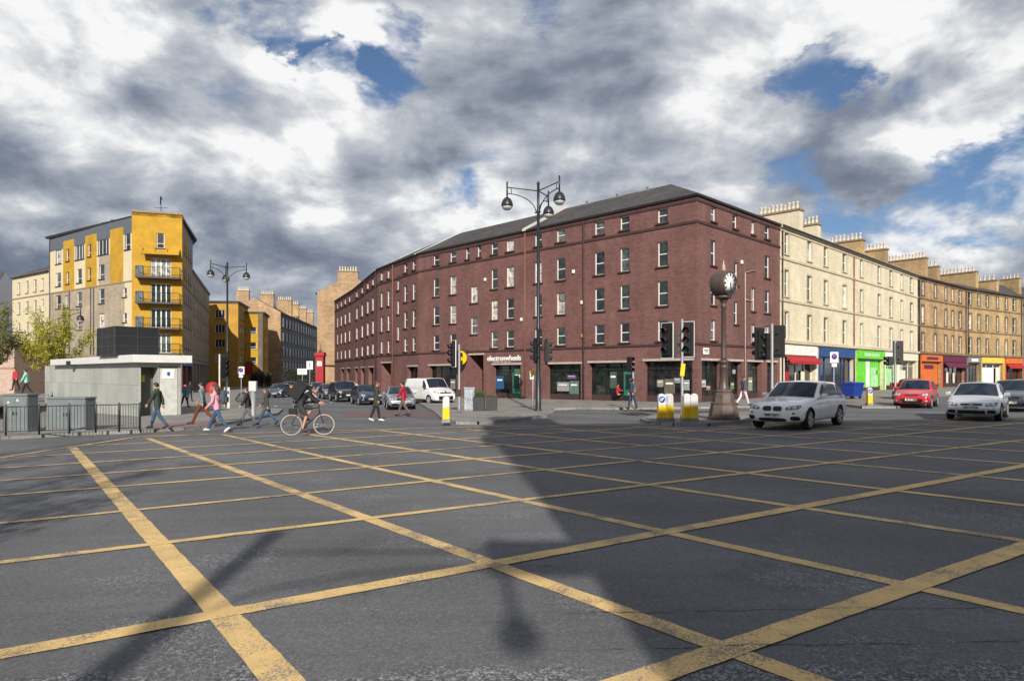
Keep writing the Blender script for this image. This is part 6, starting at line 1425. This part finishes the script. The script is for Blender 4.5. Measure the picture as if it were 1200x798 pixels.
def backpack(x, y, z, rz, c, label, w=.34, h=.50, d=.20):
    t = thing('backpack', (x, y, z), label, 'backpack', rz=rz); mb = MB(); m = cloth('bag_%s' % label[:6].strip().replace(' ', '_'), c)
    rows = []
    for k, (q, zz) in enumerate(((.7, -h / 2), (.95, -h * .42), (1, -.1), (.97, h * .25), (.8, h * .42), (.45, h / 2))):
        rows.append([(w / 2 * q * math.cos(a), d / 2 * q * math.sin(a), zz) for a in [i * math.pi / 8 for i in range(16)]])
    mb.grid(rows, 0, True, True); mb.face(rows[0][::-1]); mb.face(rows[-1]); mb.local('bag', m, t)
    mb = MB(); mb.box((0, d * .52, -.08), (w * .7, .06, h * .4)); bevel(mb.local('pocket', m, t), .02)
    for s_ in (-1, 1): mb = MB(); mb.tube([(s_ * .10, -d * .3, h * .4), (s_ * .12, -d * .9, h * .35), (s_ * .13, -d * 1.3, .05), (s_ * .12, -d * .6, -h * .4)], .016, 6); mb.local('strap', m, t)
    return t
WALK = DB(legR=(24, 8), legL=(-18, 22), armR=(-18, 12), armL=(20, 18)); WALK2 = DB(legR=(-20, 28), legL=(28, 6), armR=(22, 22), armL=(-16, 14)); STAND = DB(legR=(13, 4), legL=(-12, 10), armR=(2, 14), armL=(-2, 18)); PHONE = DB(legR=(30, 6), legL=(-24, 20), armR=(15, 125), armL=(10, 40), lean=6)
jeans = cloth('blue_jeans', (.035, .075, .15)); blackt = cloth('black_trousers', (.012, .012, .014)); brownt = cloth('rust_brown_trousers', (.13, .035, .012)); greyt = cloth('grey_trousers', (.11, .11, .12))
def at(px, py, lift=.12): return G(px, py, lift)
p = at(184.5, 502.5); person(p.x, p.y, 182, 'person in dark green jacket and jeans walking left beside the kiosk door', WALK, cloth('dark_green_jacket', (.03, .045, .035)), jeans, 'black', H=1.74, coat=.10)
p = at(237.5, 497); person(p.x, p.y, 180, 'person in grey hoodie and rust brown trousers walking left under a red umbrella', WALK2, cloth('grey_hoodie', (.15, .18, .20)), brownt, 'black', H=1.78)
um = p.copy()
p = at(254.5, 505, .05); person(p.x, p.y, 178, 'person in pink top and blue jeans striding left with a hand to the face', PHONE, cloth('pink_top', (.60, .30, .38)), jeans, 'brown', 'long', shoes=(.6, .6, .58), H=1.78, lift=.02)
backpack(p.x + .24, p.y + .02, gz(p.x, p.y) + 1.27, R(-90 + 4), (.05, .07, .10), 'slate blue backpack on the back of the person in the pink top')
def umbrella():
    t = thing('umbrella', (um.x + .22, um.y + .40, um.z + 1.13), 'small red umbrella held over the walking couple', 'umbrella')
    mb = MB(); rows = []
    for i, (rr, zz) in enumerate(((.02, .60), (.11, .58), (.20, .51), (.26, .40), (.285, .28), (.29, .18))): rows.append([(rr * (1 + (.05 if k % 2 else 0) * (i / 4)) * math.cos(k * math.pi / 8), rr * math.sin(k * math.pi / 8), zz + (.02 if k % 2 and i == 4 else 0)) for k in range(16)])
    mb.grid(rows, 0, False, True); mb.grid([[(p_[0] * .97, p_[1] * .97, p_[2] - .012) for p_ in r_] for r_ in rows], 0, False, True); mb.local('canopy', M_red_shop, t)
    mb = MB(); mb.tube([(0, 0, -.12), (0, 0, .66)], .009, 6); mb.tube([(0, 0, -.12), (0, .0, -.2), (.03, 0, -.22)], .014, 6); mb.local('shaft', M_iron, t)
umbrella()
p = at(290, 499); person(p.x, p.y, 195, 'person in black leather jacket and grey trousers walking left at the kerb', WALK, cloth('black_leather_jacket', (.014, .014, .016)), greyt, 'brown', H=1.50)
p = at(312.5, 498); person(p.x, p.y, 190, 'person with long hair, grey jacket and jeans stepping off the kerb', WALK2, cloth('dark_grey_short_jacket', (.05, .045, .045)), jeans, 'brown', 'long', H=1.50)
p = at(440.5, 494, .0); person(p.x, p.y, 15, 'person in dark green coat and black leggings crossing in white shoes', STAND, cloth('olive_parka', (.035, .04, .025)), blackt, 'red', 'short', shoes=(.7, .7, .7), H=1.74, coat=.18, lift=.01)
p = at(472.5, 488, .0); person(p.x, p.y, 172, 'person in red jacket walking left in front of the white van', WALK, cloth('crimson_jacket', (.33, .015, .035)), cloth('taupe_trousers', (.13, .09, .085)), 'black', H=1.76, lift=.01)
p = at(203.5, 477.5); person(p.x, p.y, 80, 'person in grey-blue jacket and pale cap walking away towards the blue shop', STAND, cloth('grey_blue_jacket', (.09, .15, .18)), blackt, 'white', 'cap', H=1.66)
p = at(216.5, 477.5); person(p.x, p.y, 85, 'person in turquoise jacket and pink hat walking away towards the blue shop', WALK, cloth('turquoise_jacket', (.04, .25, .33)), blackt, 'pink', 'hood', H=1.60)
p = at(222.5, 470.5); person(p.x, p.y, 95, 'small distant person in black by the dark shopfronts', STAND, blackt, blackt, 'black', H=1.7)
p = at(743, 479.5); person(p.x - .1, p.y, 200, 'person in navy jacket beside the slim traffic light', STAND, cloth('navy_anorak', (.04, .07, .12)), cloth('dark_blue_trousers', (.03, .04, .08)), 'black', 'hood', H=1.65)
p = at(871, 475); person(p.x, p.y, 20, 'person in white trousers and dark blue top behind the clock', WALK, cloth('dark_blue_top', (.05, .07, .11)), cloth('white_trousers', (.6, .58, .58)), 'brown', H=1.72)
person(-33.4, 44.6, 250, 'person in red top on the raised terrace', STAND, cloth('red_shirt', (.45, .03, .05)), blackt, 'brown', H=1.5, z=.62)
person(-32.6, 44.5, 200, 'person in mint green jacket on the raised terrace', WALK, cloth('mint_jacket', (.25, .60, .48)), blackt, 'black', H=1.72, z=.35)
# seated customer and table outside the corner cafe
def cafe():
    u, d = MA.u(723); q = MA.P(u, 0, -.05); z = gz(q.x, q.y) + .12
    J = {k: Vector(v) for k, v in DB(pelvis=(0, 0, .52), waist=(0, .03, .69), chest=(0, .02, .89), neckb=(0, 0, 1.05), neck=(0, -.02, 1.12), head=(0, -.04, 1.22), crown=(0, -.04, 1.325), hipL=(.09, 0, .50), hipR=(-.09, 0, .50), kneeL=(.12, -.42, .50), kneeR=(-.10, -.42, .50), ankleL=(.12, -.42, .09), ankleR=(-.10, -.45, .09), toeL=(.12, -.57, .04), toeR=(-.10, -.60, .04), shL=(.175, .0, 1.0), shR=(-.175, .0, 1.0), elL=(.22, -.12, .77), elR=(-.22, -.12, .77), wrL=(.12, -.34, .78), wrR=(-.12, -.34, .78)).items()}
    person(q.x, q.y, 20, 'seated customer in red top at the cafe table outside the brick block', DB(lean=0), cloth('scarlet_top', (.45, .02, .03)), blackt, 'black', J=J, z=z, H=1.6)
    t = thing('cafe_chair', (q.x, q.y, z), 'dark metal chair under the seated cafe customer', 'chair', rz=R(110)); mb = MB(); mb.box((0, 0, .40), (.42, .42, .03)); mb.local('seat', M_iron, t); mb = MB(); mb.box((0, .20, .70), (.40, .02, .28)); mb.local('backrest', M_iron, t)
    for a in (-1, 1):
        for b in (-1, 1): mb = MB(); mb.tube([(a * .19, b * .19, 0), (a * .18, b * .18, .40 if b < 0 else .82)], .012, 6); mb.local('leg', M_iron, t)
    e = Vector((math.cos(R(20)), math.sin(R(20)))) * .62; t = thing('cafe_table', (q.x + e.x, q.y + e.y, z), 'small round metal cafe table beside the seated customer', 'table'); mb = MB(); mb.lathe([(.30, .70), (.30, .73)], 20); mb.local('tabletop', M_iron, t); mb = MB(); mb.lathe([(.22, 0), (.20, .03), (.03, .06), (.025, .70)], 14); mb.local('pedestal', M_iron, t)
cafe()
# cyclist
def cyclist():
    c = Vector((-6.83, 22.15)); hd = 10; z = gz(c.x, c.y) + .008
    t = thing('bicycle', (c.x, c.y, z), 'dark bicycle with pale tyres ridden across the junction', 'bicycle'); t.rotation_euler = (0, 0, R(hd) + R(90))
    for yy in (.52, -.53):
        mb = MB(); rows = []
        for k in range(36):
            a = 2 * math.pi * k / 36; rows.append([(math.cos(b) * .014, yy + math.cos(a) * (.33 + math.sin(b) * .016), .345 + math.sin(a) * (.33 + math.sin(b) * .016)) for b in [i * math.pi / 3 for i in range(6)]])
        rows.append(rows[0]); mb.grid(rows, 0, True, True); w = mb.local('wheel', mat('pale_tyre', (.42, .41, .39), .6), t)
        mb = MB()
        for k in range(16): a = 2 * math.pi * k / 16 + .1; mb.tube([(0.02 if k % 2 else -.02, yy, .345), (0, yy + math.cos(a) * .32, .345 + math.sin(a) * .32)], .0028, 4, cap=False)
        mb.lathe([(.03, -.04), (.03, .04)], 10, c=(0, yy, .345), axis='X'); mb.local('spokes', M_chrome, w)
    BBk, ST_, HT, HB, RW, FW = (0, .08, .29), (0, .26, .84), (0, -.36, .92), (0, -.40, .74), (0, .52, .345), (0, -.53, .345)
    mb = MB()
    for a, b, r_ in ((BBk, ST_, .017), (ST_, HT, .016), (BBk, HB, .019), (HT, HB, .02)): mb.tube([a, b], r_, 8)
    for s_ in (-.06, .06): mb.tube([BBk, (s_, .52, .345)], .010, 6); mb.tube([ST_, (s_ * .9, .40, .58), (s_, .52, .345)], .009, 6)
    mb.local('frame', M_dark, t)
    mb = MB(); 
    for s_ in (-.05, .05): mb.tube([HB, (s_, -.42, .66), (s_, -.53, .345)], .012, 6)
    mb.local('fork', M_dark, t)
    mb = MB(); mb.tube([HT, (0, -.38, 1.02), (0, -.44, 1.04)], .014, 6); mb.tube([(-.27, -.40, 1.05), (-.1, -.45, 1.04), (.1, -.45, 1.04), (.27, -.40, 1.05)], .013, 8); mb.local('handlebar', M_dark, t)
    mb = MB(); mb.tube([ST_, (0, .29, .95)], .013, 6); mb.tube([(0, .42, .965), (0, .30, .975), (0, .14, .965)], [.06, .05, .02], 8); mb.local('saddle', M_dark, t)
    mb = MB(); mb.lathe([(.09, -.004), (.09, .004)], 20, c=(-.06, .08, .29), axis='X'); mb.tube([(-.08, .08, .29), (-.08, .10, .12)], .011, 6); mb.tube([(.08, .08, .29), (.08, .06, .46)], .011, 6); mb.box((-.13, .10, .12), (.09, .07, .02)); mb.box((.13, .06, .46), (.09, .07, .02)); mb.local('crank', M_iron, t)
    mb = MB(); rows = []
    for k in range(8): a = R(20 + 130 * k / 7); rows.append([(x_, .52 + math.cos(a) * .375, .345 + math.sin(a) * .375) for x_ in (-.03, .03)])
    mb.closed = False; mb.grid(rows, 0, True); mb.local('mudguard', M_dark, t)
    mb = MB(); mb.box((.0, .47, .80), (.16, .26, .18)); bevel(mb.local('rear_bag', blackt, t), .02)
    J = {k: Vector(v) for k, v in DB(pelvis=(0, .27, 1.03), waist=(0, .19, 1.17), chest=(0, .04, 1.32), neckb=(0, -.09, 1.43), neck=(0, -.14, 1.47), head=(0, -.21, 1.55), crown=(0, -.23, 1.655), hipL=(.09, .27, 1.0), hipR=(-.09, .27, 1.0), kneeR=(-.12, .02, .66), kneeL=(.12, -.13, .88), ankleR=(-.12, .15, .22), ankleL=(.12, .10, .56), toeR=(-.12, .02, .155), toeL=(.12, -.04, .50), shL=(.175, -.04, 1.38), shR=(-.175, -.04, 1.38), elL=(.25, -.20, 1.20), elR=(-.25, -.20, 1.20), wrL=(.24, -.38, 1.09), wrR=(-.24, -.38, 1.09)).items()}
    person(c.x, c.y, hd, 'cyclist in black jacket and dark shorts bent over the handlebars', None, cloth('black_cycling_jacket', (.012, .013, .015)), cloth('charcoal_shorts', (.03, .03, .035)), HAIRM['black'], 'short', J=J, z=z, bare_leg=True, shoes=(.10, .03, .06))
    b = thing('delivery_bag', (c.x, c.y, z), 'large black boxy delivery bag on the back of the cyclist', 'bag'); b.rotation_euler = (0, 0, R(hd) + R(90))
    mb = MB(); mb.box((0, .30, 1.49), (.46, .40, .58), rx=R(33)); o = bevel(mb.local('box', cloth('black_nylon', (.013, .013, .014)), b), .035, 3); mb = MB(); mb.box((0, .13, 1.75), (.48, .43, .04), rx=R(33)); bevel(mb.local('flap', cloth('black_nylon_flap', (.016, .016, .018)), b), .015)
    for s_ in (-1, 1): mb = MB(); mb.tube([(s_ * .13, .13, 1.60), (s_ * .14, -.07, 1.50), (s_ * .15, -.02, 1.34), (s_ * .15, .13, 1.26)], .018, 6); mb.local('strap', blackt, b)
cyclist()
